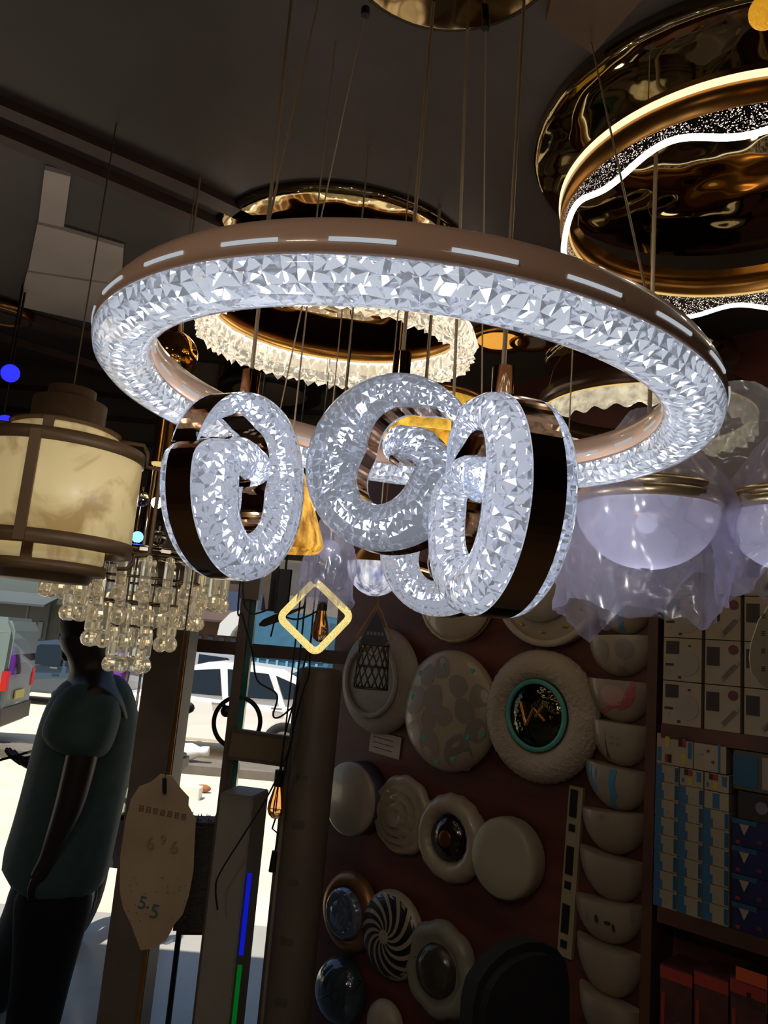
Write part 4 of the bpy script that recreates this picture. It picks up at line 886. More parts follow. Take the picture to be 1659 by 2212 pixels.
for (ax,ay),(bx_,by),yb,kind,lab in HM:
    A=PW(ax,ay,.008)-WN*.008; B=PW(bx_,by,.008)-WN*.008; C=(A+B)/2
    lo=PW((ax+bx_)/2,yb,.012)-WN*.012; ww=(B-A).dot(WT); hh=(C-lo).length
    t=thing('half_moon_shade',lab,'wall lamp',C,WROT,'half round shades in a column'); 
    sl=math.atan2((B-A).z,(B-A).dot(WT)); ca,sa=cos(sl),sin(sl)
    n=20; V=[];m_=12
    # outline: lower half ellipse, depth a quarter dome
    for j in range(m_+1):
        f=sin(PI/2*j/m_); dz=.075*cos(PI/2*j/m_)
        for i in range(n+1):
            q=PI+PI*i/n; x=ww/2*cos(q)*f; y=hh*sin(q)*f; V.append((x,y+x*math.tan(sl),dz+.004))
    F=[(j*(n+1)+i,j*(n+1)+i+1,(j+1)*(n+1)+i+1,(j+1)*(n+1)+i) for j in range(m_) for i in range(n)]
    b=MB(); b.add(V,F,m_half,True)
    top=[j*(n+1) for j in range(m_+1)]+[j*(n+1)+n for j in range(m_,-1,-1)]
    b.add([V[k] for k in top],[list(range(len(top)))],m_half)
    b.build('shade',t)
    def zs(x,y):
        f=min(.999,math.hypot(x/(ww/2),y/hh)); return .0055+.075*math.sqrt(1-f*f)
    def patch(P2,m,name='print'):
        mb=MB(); V=[];F=[]; k=len(P2)
        cx=sum(p[0] for p in P2)/k; cy=sum(p[1] for p in P2)/k; rings=6
        for r in range(rings+1):
            for x,y in P2:
                X=cx+(x-cx)*r/rings; Y=cy+(y-cy)*r/rings; V.append((X*ww/2,Y*hh+X*ww/2*math.tan(sl),zs(X*ww/2,Y*hh)))
        for r in range(rings):
            for i in range(k): F.append((r*k+i,r*k+(i+1)%k,(r+1)*k+(i+1)%k,(r+1)*k+i))
        mb.add(V,F,m); return mb.build(name,t)
    def el(cx,cy,rx,ry): return [(cx+rx*cos(2*PI*i/20),cy+ry*sin(2*PI*i/20)) for i in range(20)]
    def path(pts,w): return [(x-w,y) for x,y in pts]+[(x+w,y) for x,y in pts[::-1]]
    if kind=='blue':
        patch(path([(-.62,-.04),(-.70,-.3),(-.50,-.5),(-.55,-.66)],.10),m_hblue); patch(path([(.18,-.03),(.10,-.35),(.14,-.6),(.0,-.93)],.10),m_hblue); patch(path([(-.40,-.12),(-.44,-.35)],.05),m_hblue)
    if kind=='oval': patch(el(-.36,-.38,.24,.28),m_hgrey); patch(el(.32,-.34,.26,.26),m_hgrey); patch(el(.18,-.84,.14,.10),m_hgrey); patch(el(-.80,-.10,.06,.08),m_hgrey)
    if kind=='pink':
        V2=[(.62,-.06),(.60,-.35),(.45,-.58),(.15,-.70),(-.35,-.80)]
        patch([(x+.05,y) for x,y in V2]+[(x-.04,y+.09) for x,y in V2[::-1]],m_hpink); patch(el(.05,-.35,.36,.24),M('half_pale_pink','#b08a78',.45))
    if kind=='spire':
        patch([(-.26,-.88),(-.215,-.40),(-.21,-.16),(-.205,-.40),(-.14,-.88),(-.19,-.78),(-.22,-.78)],m_hdark)
        for yy in(-.30,-.44): 
            patch([(-.08,yy),(.08,yy),(.08,yy-.06),(-.08,yy-.06)],m_hgrey); patch([(.14,yy),(.26,yy),(.26,yy-.06),(.14,yy-.06)],m_hgrey)
    if kind=='dot': patch(el(-.12,-.12,.08,.07),m_hgrey)
    if kind=='leaf': patch(el(-.1,-.38,.06,.10),m_hdark); patch(el(.2,-.42,.09,.05),m_hdark); patch(el(.34,-.52,.04,.10),m_hdark); patch(el(-.4,-.36,.04,.09),m_hgrey); patch(el(.78,-.2,.05,.16),m_hgrey)
# long strip with dark squares
A=PW(1243,1700,.02); B=PW(1217,2068,.02); L_=(A-B).length; c=(A+B)/2-WN*.02; ang=math.atan2((A-B).dot(WT),(A-B).z)
t=thing('display_strip','narrow white strip with dark squares leaning beside the half round shades','display strip',c,WROT)
RZ=Matrix.Rotation(-ang,3,'Z'); b=MB(T((0,0,0),RZ)); b.box((0,0,.008),(.050,L_,.016),M('strip_white','#9a8a68',.5)); b.build('strip',t)
for k in range(3):
    b=MB(T((0,0,0),RZ)); y=L_*(.34-.34*k); b.box((-.004,y+.03,.0175),(.026,.085,.004),M('strip_dark','#1c1412',.4)); b.box((-.004,y-.045,.0175),(.022,.022,.004),M('strip_dark')); b.build('dark_window',t)
# ---------------------------------------------------------------- boxed goods on the shelves
OFF=.14
m_shelf=M('shelf_wood','#4c2c1c',.5,var=.25,vscale=5)
sA,zA=wsz(1428,1562,OFF); sB,zB=wsz(1414,1955,OFF); sR=sA+.76
t=thing('shelving_unit','brown shelving with printed boxes, right of the half round shades','shelf',W0+WT*((sA+sR)/2)+WN*.07,WROT)
for z in(zA-.02,zB-.02,.46):
    mb=MB(T(W0,WROT)); mb.box(((sA+sR)/2,z,.07),(sR-sA,.04,.14),m_shelf); mb.build('shelf_board',t,True)
for x in(min(sA,wsz(1413,1850,OFF)[0])-.018,sR+.02):
    mb=MB(T(W0,WROT)); mb.box((x,1.32,.07),(.03,2.64,.14),m_shelf); mb.build('side_board',t,True)
m_bw=M('box_white','#94846a',.55,var=.04); m_bd=M('box_dark_print','#2c211c',.5); m_bg=M('box_grey_print','#8b7f70',.5); m_bb=M('box_blue','#2f5a78',.5); m_by=M('box_yellow','#a8923a',.5); m_br=M('box_red','#8a2a1e',.5); m_bdot=M('box_maroon','#5a2626',.5); m_bk=M('box_navy','#181a40',.5,var=.2,vscale=40); m_bt=M('box_teal','#1f4a5e',.5)
Mw0=T(W0,WROT)
def gbox(label,s,z,w,h,prints,mat,cat='box',group=None,d=.12,name='product_box'):
    mb=MB(T(W0,WROT)); mb.box((s+w/2,z+h/2,OFF-d/2),(w-.002,h-.0015,d),mat)
    for kind,x0,y0,x1,y1,pm in prints:
        if kind=='r': mb.box((s+(x0+x1)/2*w,z+(y0+y1)/2*h,OFF+.0006),(abs(x1-x0)*w,abs(y1-y0)*h,.0012),pm)
        if kind=='c': mb.cyl((s+x0*w,z+y0*h,OFF-.001),(s+x0*w,z+y0*h,OFF+.0014),x1*h,pm,n=24)
        if kind=='l':
            dx,dy=(x1-x0)*w,(y1-y0)*h; a=math.atan2(dy,dx); mb.box((s+(x0+x1)/2*w,z+(y0+y1)/2*h,OFF+.0006),(math.hypot(dx,dy),h*.10,.0014),pm,rot=Matrix.Rotation(a,3,'Z'))
        if kind=='t': mb.prism([(s+x0*w,z+y1*h),(s+x1*w,z+y1*h),(s+(x0+x1)/2*w,z+y0*h)],OFF,OFF+.0012,pm)
    return tag(mb.build(name,origin=W0+WT*(s+w/2)+WN*(OFF-d/2)+Vector((0,0,z))),label,cat,group)
ORD=['lowest','second from bottom','third from bottom','fourth from bottom','fifth from bottom','sixth from bottom','seventh from bottom','eighth from bottom']
P_disc=[('r',.08,.62,.42,.92,m_bd),('r',.06,.34,.28,.40,m_bd),('r',.06,.16,.2,.28,m_bg),('c',.62,.42,.29,0,m_bg),('r',.40,.06,.48,.12,m_bd),('r',.66,.80,.72,.85,m_bd)]
P_tube=[('r',.06,.42,.42,.84,m_bd),('c',.80,.80,.11,0,m_bdot),('l',.45,.08,.88,.46,m_bg),('l',.52,.14,.94,.54,m_bg)]
hz=[wsz(1470,y,OFF)[1] for y in(1557,1466,1369)]; rh=(hz[2]-hz[0])/2
cols=[wsz(x,1450,OFF)[0] for x in(1432,1516,1522,1600,1607,1690)]
for c,(pr_,nm) in enumerate(((P_disc,'white box printed with a round grey lamp'),(P_tube,'white box printed with a slanted grey tube'),(P_tube,'white box with dark print, rightmost stack'))):
    for k in range(4):
        gbox(f'{nm}, {ORD[k]} on the upper shelf',cols[2*c],zA+rh*k+.001*k,cols[2*c+1]-cols[2*c],rh,pr_,m_bw,group='white printed boxes on the upper shelf')
# middle shelf
s0=wsz(1413,1850,OFF)[0]; s3=wsz(1576,1850,OFF)[0]; cw=(s3-s0)/3; ztop=wsz(1440,1652,OFF)[1]; n=8; rh=(ztop-zB)/n
P_bl=[('r',.0,.04,.26,.96,m_bb),('r',.26,.04,.36,.5,m_bb),('r',.82,.1,.97,.9,m_bt),('r',.5,.3,.56,.36,m_bg)]
for c in range(3):
    for k in range(n-c):
        gbox(f'white box with blue edges, {ORD[k]} of the '+('left','middle','right')[c]+' striped stack',s0+cw*c,zB+rh*k,cw*.985,rh,P_bl,m_bw,group='white and blue boxes on the middle shelf')
P_w=[('r',.03,.1,.14,.55,m_bb),('r',.24,.6,.36,.92,m_by),('r',.24,.08,.32,.35,m_br),('r',.32,.08,.42,.35,m_bd),('r',.6,.65,.72,.92,m_bd),('r',.72,.65,.8,.92,m_br),('r',.86,.3,.96,.82,m_bb),('r',.68,.1,.8,.45,m_by)]
zt=ztop+.0005; th=wsz(1440,1580,OFF)[1]-ztop; hb=th*.92
gbox('wide white box with coloured squares lying on the left stack, top left',s0,zt,cw*1.55,hb,P_w,m_bw,group='white boxes laid on the stacks')
gbox('pale box with small red marks lying top right, beside the wide one',s0+cw*1.56,zt,cw*1.3,hb*.92,[('r',.75,.0,.82,1,m_bb),('c',.45,.7,.05,0,m_bdot),('c',.6,.35,.05,0,m_bdot),('r',.1,.55,.3,.6,m_bg)],m_bw,group='white boxes laid on the stacks')
P_s=[('r',.2,.62,.36,.95,m_bd),('r',.36,.62,.55,.95,m_br),('r',.36,.1,.56,.5,m_by),('r',.72,.35,.9,.9,m_bb),('r',.1,.2,.2,.42,m_bb)]
gbox('white box with red and yellow squares laid on top of the middle stack',s0+cw,zB+rh*7,cw*.97,rh*.98,P_s,m_bw,group='white boxes laid on the stacks')
gbox('white box with red and blue squares laid on top of the right stack',s0+cw*2,zB+rh*7,cw*.97,rh*.98,P_s,m_bw,group='white boxes laid on the stacks')
gbox('white box with one tall blue bar, under the small squared one on the right stack',s0+cw*2,zB+rh*6,cw*.97,rh*.98,[('r',.35,.08,.62,.92,m_bb)],m_bw,group='white boxes laid on the stacks')
cb=.105; zt2=wsz(1610,1770,OFF)[1]; rhb=(zt2-zB)/4
for c in range(2):
    for k in range(4):
        gbox(f'navy patterned box with pale triangles, {ORD[k]} of the '+('inner','outer')[c]+' navy stack',s3+.006+cb*c,zB+rhb*k,cb*.98,rhb,[('t',.18,.40,.42,.80,m_bw),('r',.6,.2,.72,.34,m_bdot),('r',.1,.08,.2,.2,m_br),('r',.0,.8,.6,.98,m_bt)],m_bk,group='navy boxes on the middle shelf')
gbox('dark box with a pale star mark on top of the navy stacks',s3+.02,zB+rhb*4,cb*1.9,.07,[('c',.3,.5,.22,0,M('star_mark','#6a5a66',.6))],m_bd)
gbox('dim greenish pack above the starred dark box on the middle shelf',s3+.008,zB+rhb*4+.072,cb*2,.10,[('r',.0,.1,.3,.9,m_bt),('r',.35,.1,.5,.9,m_bg)],M('dim_pack','#4a4232',.6))
# red goods below
zr=.48; hr=zB-.04-.05-zr
for k in range(6):
    w=.088; gbox(f'tall dark red box, {("leftmost","second from the left","third from the left","fourth from the left","fifth from the left","rightmost")[k]} on the low shelf',sA+.012+.092*k,zr,w,hr-.05+.03*((k*7)%3)/2,[('r',.0,.9,1,.985,m_br),('r',.06,.1,.16,.8,m_br),('r',.55,.5,.8,.62,M('box_pale_print','#6d6250',.6)),('r',.7,.1,.78,.45,m_bdot)],M('box_dark_red','#43201a',.55,var=.2,vscale=20),group='red boxes on the low shelf')
gbox('small orange topped yellow tag fixed on the red boxes',sA+.21,zB-.17,.075,.085,[('r',.0,.6,1,1,M('tag_orange','#b2491c',.6)),('r',.35,.1,.5,.4,m_bd)],M('tag_yellow','#8f7c48',.6),cat='tag',d=.004,name='shelf_tag')
# black chair low in front of the wall
P=PD(1118,2110,1.75); t=thing('office_chair','black padded chair whose rounded back shows low in front of the lamp wall','chair',Vector((P.x,P.y,0)))
m_pad=M('black_fabric','#0d0b0b',.9); Rc=rz(R_(35)); M0=T((P.x,P.y,0),Rc); ch=PD(1118,2034,1.75).z; cw_=.152
pts=[]
for k in range(9):
    a=PI*k/8; pts.append((cw_*(1 if abs(cos(a))<1 else 1)*cos(a)*1.0,ch-.10+.10*sin(a)))
out=[(cw_*1.12,.58)]+[(x*(1.0),z) for x,z in pts]+[(-cw_*1.0,.58)]
b=MB(M0@Matrix(((1,0,0,0),(0,0,1,0),(0,1,0,0),(0,0,0,1)))); b.prism(out,-.04,.04,m_pad); b.build('backrest',t,True,bevel=.02)
b=MB(M0); b.rbox((0,.2,.46),(.42,.42,.08),m_pad,.06); b.build('seat',t,True,bevel=.015)
b=MB(M0); b.cyl((0,.2,.10),(0,.2,.43),.025,m_black); b.build('column',t,True)
b=MB(M0); b.box((0,.02,.52),(.05,.04,.24),m_black); b.build('back_support',t,True)
for k in range(5):
    a=2*PI*k/5; b=MB(M0); b.cyl((0,.2,.10),(.26*cos(a),.2+.26*sin(a),.055),.018,m_black,r2=.012); b.sph((.26*cos(a),.2+.26*sin(a),.03),.03,m_black,12); b.build('leg',t,True)
# ---------------------------------------------------------------- the street
m_rub=M('rubber','#121212',.8); m_hub=M('hub','#8d8f92',.3,.8); m_win=M('car_glass','#141a1c',.05,coat=.5); m_red=M('tail_red','#a01510',.3,emit='#ff2010',es=.15); m_trimb=M('bumper_dark','#2a2b2c',.5)
def car(name,label,cat,px,dep,paint,face,L=4.2,Wd=1.75,Hh=1.55,kind='suv',ang=0):
    A=PD(px,1500,dep); t=thing(name,label,cat,Vector((A.x,A.y,GZ)),rz(R_(ang)))
    # profile along x: front at -x
    if kind=='van': P=[(-.5,.16),(-.5,.42),(-.46,.50),(-.36,.56),(-.24,.93),(-.16,1.0),(.48,1.0),(.5,.9),(.5,.16)]; WN_=[[(-.33,.58),(-.22,.90),(-.08,.92),(-.08,.58)],[(-.05,.58),(-.05,.92),(.16,.92),(.16,.58)],[(.19,.58),(.19,.92),(.44,.92),(.46,.58)]]; belt=.56
    elif kind=='hatch': P=[(-.5,.18),(-.5,.40),(-.47,.50),(-.26,.58),(-.10,.95),(.0,1.0),(.34,.98),(.46,.72),(.5,.6),(.5,.18)]; WN_=[[(-.21,.60),(-.075,.91),(.06,.93),(.06,.61)],[(.085,.61),(.085,.93),(.31,.91),(.40,.66)]]; belt=.58
    else: P=[(-.5,.18),(-.5,.42),(-.485,.50),(-.43,.56),(-.24,.64),(-.115,.92),(-.03,.985),(.08,1.0),(.28,.97),(.42,.80),(.485,.66),(.5,.5),(.495,.18)]; WN_=[[(-.205,.655),(-.10,.885),(.02,.925),(.045,.655)],[(.07,.655),(.05,.93),(.22,.915),(.27,.665)],[(.295,.67),(.25,.905),(.34,.83),(.38,.70)]]; belt=.64
    fl=1 if face=='left' else -1
    def hw(z): return Wd/2*(1 if z<belt else 1-.16*(z-belt)/(1-belt))*(.94 if z<.25 else 1)
    b=MB(); V=[];n=len(P)
    for s in(-1,1): V+=[(fl*x*L,s*hw(z),z*Hh) for x,z in P]
    b.add(V,[list(range(n))[::-1],list(range(n,2*n))]+[(i,(i+1)%n,n+(i+1)%n,n+i) for i in range(n)],paint); b.build('body',t,bevel=.05)
    for s in(-1,1):
        for w in WN_:
            b=MB(); V=[(fl*x*L,s*(hw(z)+.012),z*Hh) for x,z in w]+[(fl*x*L,s*(hw(z)-.01),z*Hh) for x,z in w]; k=len(w)
            b.add(V,[list(range(k)),list(range(k,2*k))[::-1]]+[(i,(i+1)%k,k+(i+1)%k,k+i) for i in range(k)],m_win); b.build('side_window',t)
    def endwin(x0,z0,x1,z1,nm):
        b=MB(); d=.012*(1 if x0<0 else -1); V=[(fl*(x0*L-d),-hw(z0)*.86,z0*Hh),(fl*(x0*L-d),hw(z0)*.86,z0*Hh),(fl*(x1*L-d),hw(z1)*.86,z1*Hh),(fl*(x1*L-d),-hw(z1)*.86,z1*Hh)]
        V2=[(v[0]+fl*d*2,v[1],v[2]-.01) for v in V]; b.add(V+V2,[(0,1,2,3),(7,6,5,4)]+[(i,(i+1)%4,4+(i+1)%4,4+i) for i in range(4)],m_win); b.build(nm,t)
    wi={'van':((-.345,.60,-.25,.91),(.5,.56,.495,.86)),'hatch':((-.235,.63,-.115,.92),(.46,.73,.36,.93)),'suv':((-.225,.68,-.125,.91),(.44,.77,.31,.94))}[kind]
    endwin(*wi[0],'windscreen'); endwin(*wi[1],'rear_window')
    for wx in(-.31,.31):
        for s in(-1,1):
            b=MB(T((fl*wx*L,s*(Wd/2-.09),.33*Hh/1.5),Matrix.Rotation(R_(90),3,'X'))); r=.335*Hh/1.5
            b.lathe([(r*.6,-.10),(r*.92,-.10),(r,-.07),(r,.07),(r*.92,.10),(r*.6,.10)],m_rub,28,closed=True); ty=b.build('tyre',t)
            b=MB(T((fl*wx*L,s*(Wd/2-.09),.33*Hh/1.5),Matrix.Rotation(R_(90),3,'X'))); b.cyl((0,0,-.085),(0,0,.085),r*.62,m_hub,n=20); b.build('hub',ty)
    for s in(-1,1):
        b=MB(); b.box((fl*.495*L,s*Wd*.42,.52*Hh),(.08,.16,.22*Hh/1.5),m_red); b.build('tail_light',t)
        b=MB(); b.box((-fl*.49*L,s*Wd*.38,.46*Hh),(.10,.26,.10),M('head_lamp','#c8ccd0',.1,.3)); b.build('headlight',t)
        b=MB(); b.sph((-fl*.2*L,s*(Wd/2+.08),.66*Hh),.09,paint,10,sc=(.7,.9,.7)); b.build('mirror',t)
        for hx in(-.0,.24):
            b=MB(); b.box((fl*(hx+.03)*L,s*(Wd/2+.012),.575*Hh),(.17,.024,.03),M('door_handle','#b0b0b0',.2,.8)); b.build('door_handle',t)
    for e in(-1,1):
        b=MB(); b.box((e*L*.488,0,.25*Hh),(.16,Wd*.93,.13*Hh),m_trimb); b.build('bumper',t)
    b=MB(); b.box((fl*.505*L,0,.40*Hh),(.02,.5,.13),M('number_plate','#c8b860',.5)); b.build('number_plate',t)
    return t
car('car','white car parked side on in the sun between the pillar and the pale column','car',478,12.95,M('paint_white','#ecebe6',.25,coat=.6),'left',3.9,1.75,1.52,'suv',0)
car('car','silver car behind the white one, its red tail lamp left of the pillar','car',455,16.6,M('paint_silver','#a9adb0',.25,.3,coat=.6),'right',4.4,1.75,1.62,'hatch',6)
car('van','grey green van cut by the left edge, red tail lamp showing','van',-315,11.6,M('paint_van','#6f7d78',.35,.1,coat=.5),'left',4.6,1.75,1.93,'van',10)
car('car','dark blue grey car far off between the van and the man','car',128,18.5,M('paint_dark','#3a4854',.2,.2,coat=.6),'left',4.2,1.75,1.5,'hatch',0)
# blue three wheeler with a white hood
P=PD(628,1400,20.5); t=thing('covered_tricycle','blue canopied delivery vehicle with a white rounded hood behind the cars','van',Vector((P.x,P.y,GZ)),rz(R_(-14))@Matrix.Diagonal((1.2,1.2,1.2)))
m_bl=M('tricycle_blue','#35627c',.5,var=.08); m_wh=M('hood_white','#c9ccca',.5)
prof=[(-.95,1.15),(-.95,1.85),(-.85,2.08),(-.65,2.2),(.95,2.2),(1.05,2.05),(1.05,1.15)]
MX=Matrix(((1,0,0,0),(0,0,-1,0),(0,1,0,0),(0,0,0,1)))
b=MB(); b.prism(prof,-.7,.7,m_bl,M=MX); b.build('canopy',t,bevel=.06)
b=MB(); b.prism([(-1.45,1.6),(-1.42,1.85),(-1.2,2.1),(-.9,2.2),(-.62,2.21),(-.62,2.06),(-.92,1.95),(-1.1,1.72),(-1.15,1.6)],-.74,.74,m_wh,M=MX); b.build('hood',t)
b=MB(); b.box((0,0,.85),(2.2,1.35,.7),m_bl); 
for k in range(9): b.box((-.9+.22*k,-.69,.85),(.05,.03,.66),M('tricycle_pale','#6fa6c0',.5))
b.build('body',t)
b=MB(); b.box((-.99,0,1.55),(.04,1.1,.45),m_win); b.build('windscreen',t)
for x,y in((-.9,0),(.75,.62),(.75,-.62)):
    b=MB(T((x,y,.28),Matrix.Rotation(R_(90),3,'X'))); b.lathe([(.10,-.07),(.26,-.07),(.28,-.04),(.28,.04),(.26,.07),(.10,.07)],m_rub,22,closed=True); b.cyl((0,0,-.05),(0,0,.05),.12,m_hub); b.build('wheel',t)
# shops across the street
def shop(label,x0,x1,y,h,wall,sign,shut,aw=None):
    t=thing('shop_building',label,'building',Vector(((x0+x1)/2,y,GZ)),None,'shops across the street'); w=x1-x0
    b=MB(); b.box((0,2,h/2),(w,4,h),wall)
    b.build('wall',t)
    n=max(2,int(w/2.6))
    for k in range(n):
        c=-w/2+(k+.5)*w/n
        b=MB(); b.box((c,-.03,1.25),(w/n*.74,.08,2.5),shut if k%2 else M('dark_doorway','#15120f',.8)); b.build('doorway',t)
        if k%2: 
            b=MB(); 
            for q in range(6): b.box((c-w/n*.3+q*w/n*.12,-.09,1.6),(w/n*.05,.05,.5),sign)
            b.build('hung_goods',t)
    b=MB(); b.box((0,-.10,3.0),(w*.94,.14,.6),sign); b.build('sign_board',t)
    for k in range(n):
        c=-w/2+(k+.5)*w/n; b=MB(); b.box((c,-.03,4.3),(1.0,.08,1.1),m_win); b.build('window',t)
    if aw:
        b=MB(); b.add([(-w/2,-.1,2.72),(w/2,-.1,2.72),(w/2,-1.4,2.35),(-w/2,-1.4,2.35),(-w/2,-.1,2.66),(w/2,-.1,2.66),(w/2,-1.4,2.29),(-w/2,-1.4,2.29)],[(0,1,2,3),(7,6,5,4),(3,2,6,7),(0,4,5,1),(0,3,7,4),(1,5,6,2)],aw); b.build('awning',t)
        for c in(-w*.46,w*.46):
            b=MB(); b.cyl((c,-1.35,0),(c,-1.35,2.32),.04,m_trimb); b.build('awning_post',t)
W1_=M('plaster_brown','#4a3d34',.8,var=.15,vscale=2); W2_=M('plaster_grey','#54504a',.8,var=.15,vscale=2); W3_=M('plaster_dim_green','#3a403a',.8,var=.15,vscale=2)
shop('dim green fronted shop far across the street behind the van',-21,-9.6,24,5.6,W3_,M('sign_dull','#5f6a66',.6),M('shutter_grey','#3b3f42',.6),M('awning_grey','#3d464a',.7))
shop('brown shop with a low awning across the street behind the man and the pillar',-9.3,-3.4,24.5,5.2,W1_,M('sign_blue_grey','#3c4a63',.6),M('shutter_brown','#4a342c',.6),M('awning_brown','#473630',.7))
shop('grey shop with a pale sign across the street behind the blue vehicle',-3.1,3.0,24,6,W2_,M('sign_pale','#7d7468',.6),M('shutter_grey'),M('awning_blue','#394a66',.7))
# people far off
m_skin=M('skin_dark','#38251c',.55)
def far_person(label,px,dep,col,h=1.65):
    A=PD(px,1500,dep); t=thing('person',label,'person',Vector((A.x,A.y,GZ)))
    V,F=skin_mesh([((0,0,h*.53),.13),((0,0,h*.70),.15),((0,0,h*.82),.10),((0,0,h*.87),.05),((0,-.01,h*.94),.085),((.09,0,h*.28),.07),((.10,0,.05),.05),((-.09,0,h*.28),.07),((-.10,.04,.05),.05),((.20,0,h*.80),.055),((.25,-.03,h*.62),.045),((.26,-.12,h*.50),.035),((-.20,0,h*.80),.055),((-.25,-.02,h*.62),.045),((-.25,-.08,h*.48),.035)],[(0,1),(1,2),(2,3),(3,4),(0,5),(5,6),(0,7),(7,8),(2,9),(9,10),(10,11),(2,12),(12,13),(13,14)])
    mb=MB(); mb.add(V,F,m_skin,True); mb.build('body',t)
    mb=MB(); mb.lathe([(.20,h*.45),(.19,h*.60),(.21,h*.74),(.17,h*.83),(.07,h*.87)],col,18,M=Matrix.Diagonal((1,.72,1,1)),rf=lambda a,j:1+.03*sin(5*a)); mb.build('clothing',t)
    mb=MB(); mb.sph((0,.01,h*.965),.095,M('hair_black','#0d0b0a',.7),14); mb.build('hair',t)
far_person('person in bright purple standing in the street, right of the man',243,14.9,M('cloth_purple','#7a2fb0',.7))
far_person('person in dull violet further back, left of the pillar',302,19.5,M('cloth_violet','#4b3a66',.7))
# motorcycle parked behind the man
P=PD(262,1900,4.5); t=thing('motorcycle','parked motorcycle seen in pieces between the man and the pillar','motorcycle',Vector((P.x,P.y,0)),rz(R_(84)))
for x in(-.58,.58):
    b=MB(T((x,0,.29),Matrix.Rotation(R_(90),3,'X'))); b.lathe([(.225,-.035),(.27,-.045),(.29,0),(.27,.045),(.225,.035)],m_rub,30,closed=True); ty=b.build('tyre',t)
    b=MB(T((x,0,.29),Matrix.Rotation(R_(90),3,'X'))); b.cyl((0,0,-.06),(0,0,.06),.045,m_hub); 
    for k in range(8): b.cyl((0,0,0),(.225*cos(k*PI/4),.225*sin(k*PI/4),0),.006,m_hub,n=6)
    b.build('wheel_hub',ty)
for y in(-.09,.09):
    b=MB(); b.cyl((-.58,y,.29),(-.36,y,.86),.022,m_hub); b.build('fork',t)
b=MB(); b.tube([(-.36,-.36,.99),(-.40,-.2,.97),(-.36,0,.93),(-.40,.2,.97),(-.36,.36,.99)],.014,m_black,8); b.build('handlebar',t)
b=MB(); b.sph((-.12,0,.70),.2,M('tank_dark','#2a1718',.2,coat=.6),18,sc=(1.2,.7,.65)); b.build('fuel_tank',t)
b=MB(); b.rbox((.36,0,.74),(.62,.24,.10),m_black,.08); b.build('seat',t,bevel=.02)
b=MB(); b.box((-.02,0,.38),(.30,.20,.26),M('engine_grey','#5c5a56',.35,.7)); b.cyl((-.02,0,.45),(-.12,0,.62),.08,M('engine_grey')); b.build('engine',t)
b=MB(); b.tube([(-.15,.1,.3),(.1,.14,.22),(.7,.15,.32)],.035,m_hub,10); b.build('exhaust',t)
b=MB(); b.sph((-.47,0,.86),.085,M('head_lamp'),14); b.build('headlamp',t)
b=MB(); b.tube([(-.36,0,.9),(-.12,0,.56),(.30,0,.60),(.58,0,.29)],.02,m_black,8); b.tube([(.02,0,.25),(.58,0,.29)],.018,m_black,8); b.build('frame',t)
for y in(-.3,.3):
    b=MB(); b.tube([(-.38,y,.98),(-.36,y,1.10),(-.34,y*1.2,1.16)],.006,m_black,6); b.sph((-.34,y*1.25,1.18),.05,m_black,12,sc=(.3,1,.7)); b.build('mirror',t)
# wrapped goods shining by the man's back
for (px,py,dep,R,lab) in((283,1600,3.9,.05,'upper shiny plastic wrapped bundle behind the man\'s back'),(272,1700,3.9,.06,'lower shiny plastic wrapped bundle behind the man\'s back, above the motorcycle')):
    P=PD(px,py,dep); tag(bag('plastic_bag',P,R,.13,-.13,M('wrap_film','#b9b3a6',.25,alpha=.75,var=.25,vscale=20),px,.03,amp=.3),lab,'plastic bag','wrapped bundles')
    mb=MB(); mb.cyl(P+Vector((0,0,.12)),Vector((P.x,P.y,CEILZ)),.003,m_black,n=6); tag(mb.build('hanging_string'),'string holding the '+('upper' if py<1650 else 'lower')+' wrapped bundle by the man','string')
# litter bottle and stone on the kerb
P=PD(420,1606,11.6); b=MB(T((P.x,P.y,GZ+.12),Matrix.Rotation(R_(90),3,'Y')@Matrix.Identity(3))); 
b=MB(T((P.x,11.5,GZ+.25),Matrix.Rotation(R_(84),3,'Y'))); b.lathe([(.001,-.35),(.11,-.35),(.12,-.30),(.12,.10),(.06,.22),(.07,.25),(.07,.34),(.001,.34)],M('bottle_white','#d8d6d0',.4),18); tag(b.build('plastic_bottle'),'big white plastic bottle lying on the kerb before the white car','bottle')
P=PD(420,1668,9.2); b=MB(); b.rbox((P.x,P.y,GZ+.07),(.22,.18,.14),M('carton_white','#d5d0c6',.6),.02); tag(b.build('carton'),'small white carton on the sunny ground, right of the pillar','carton')
P=PD(444,1656,9.6); b=MB(); b.sph((P.x,P.y,GZ+.05),.08,M('stone_brown','#8b5a34',.9,var=.2),12,sc=(1.3,.8,.6)); tag(b.build('stone'),'small brown stone on the sunny ground beside the white carton','stone')
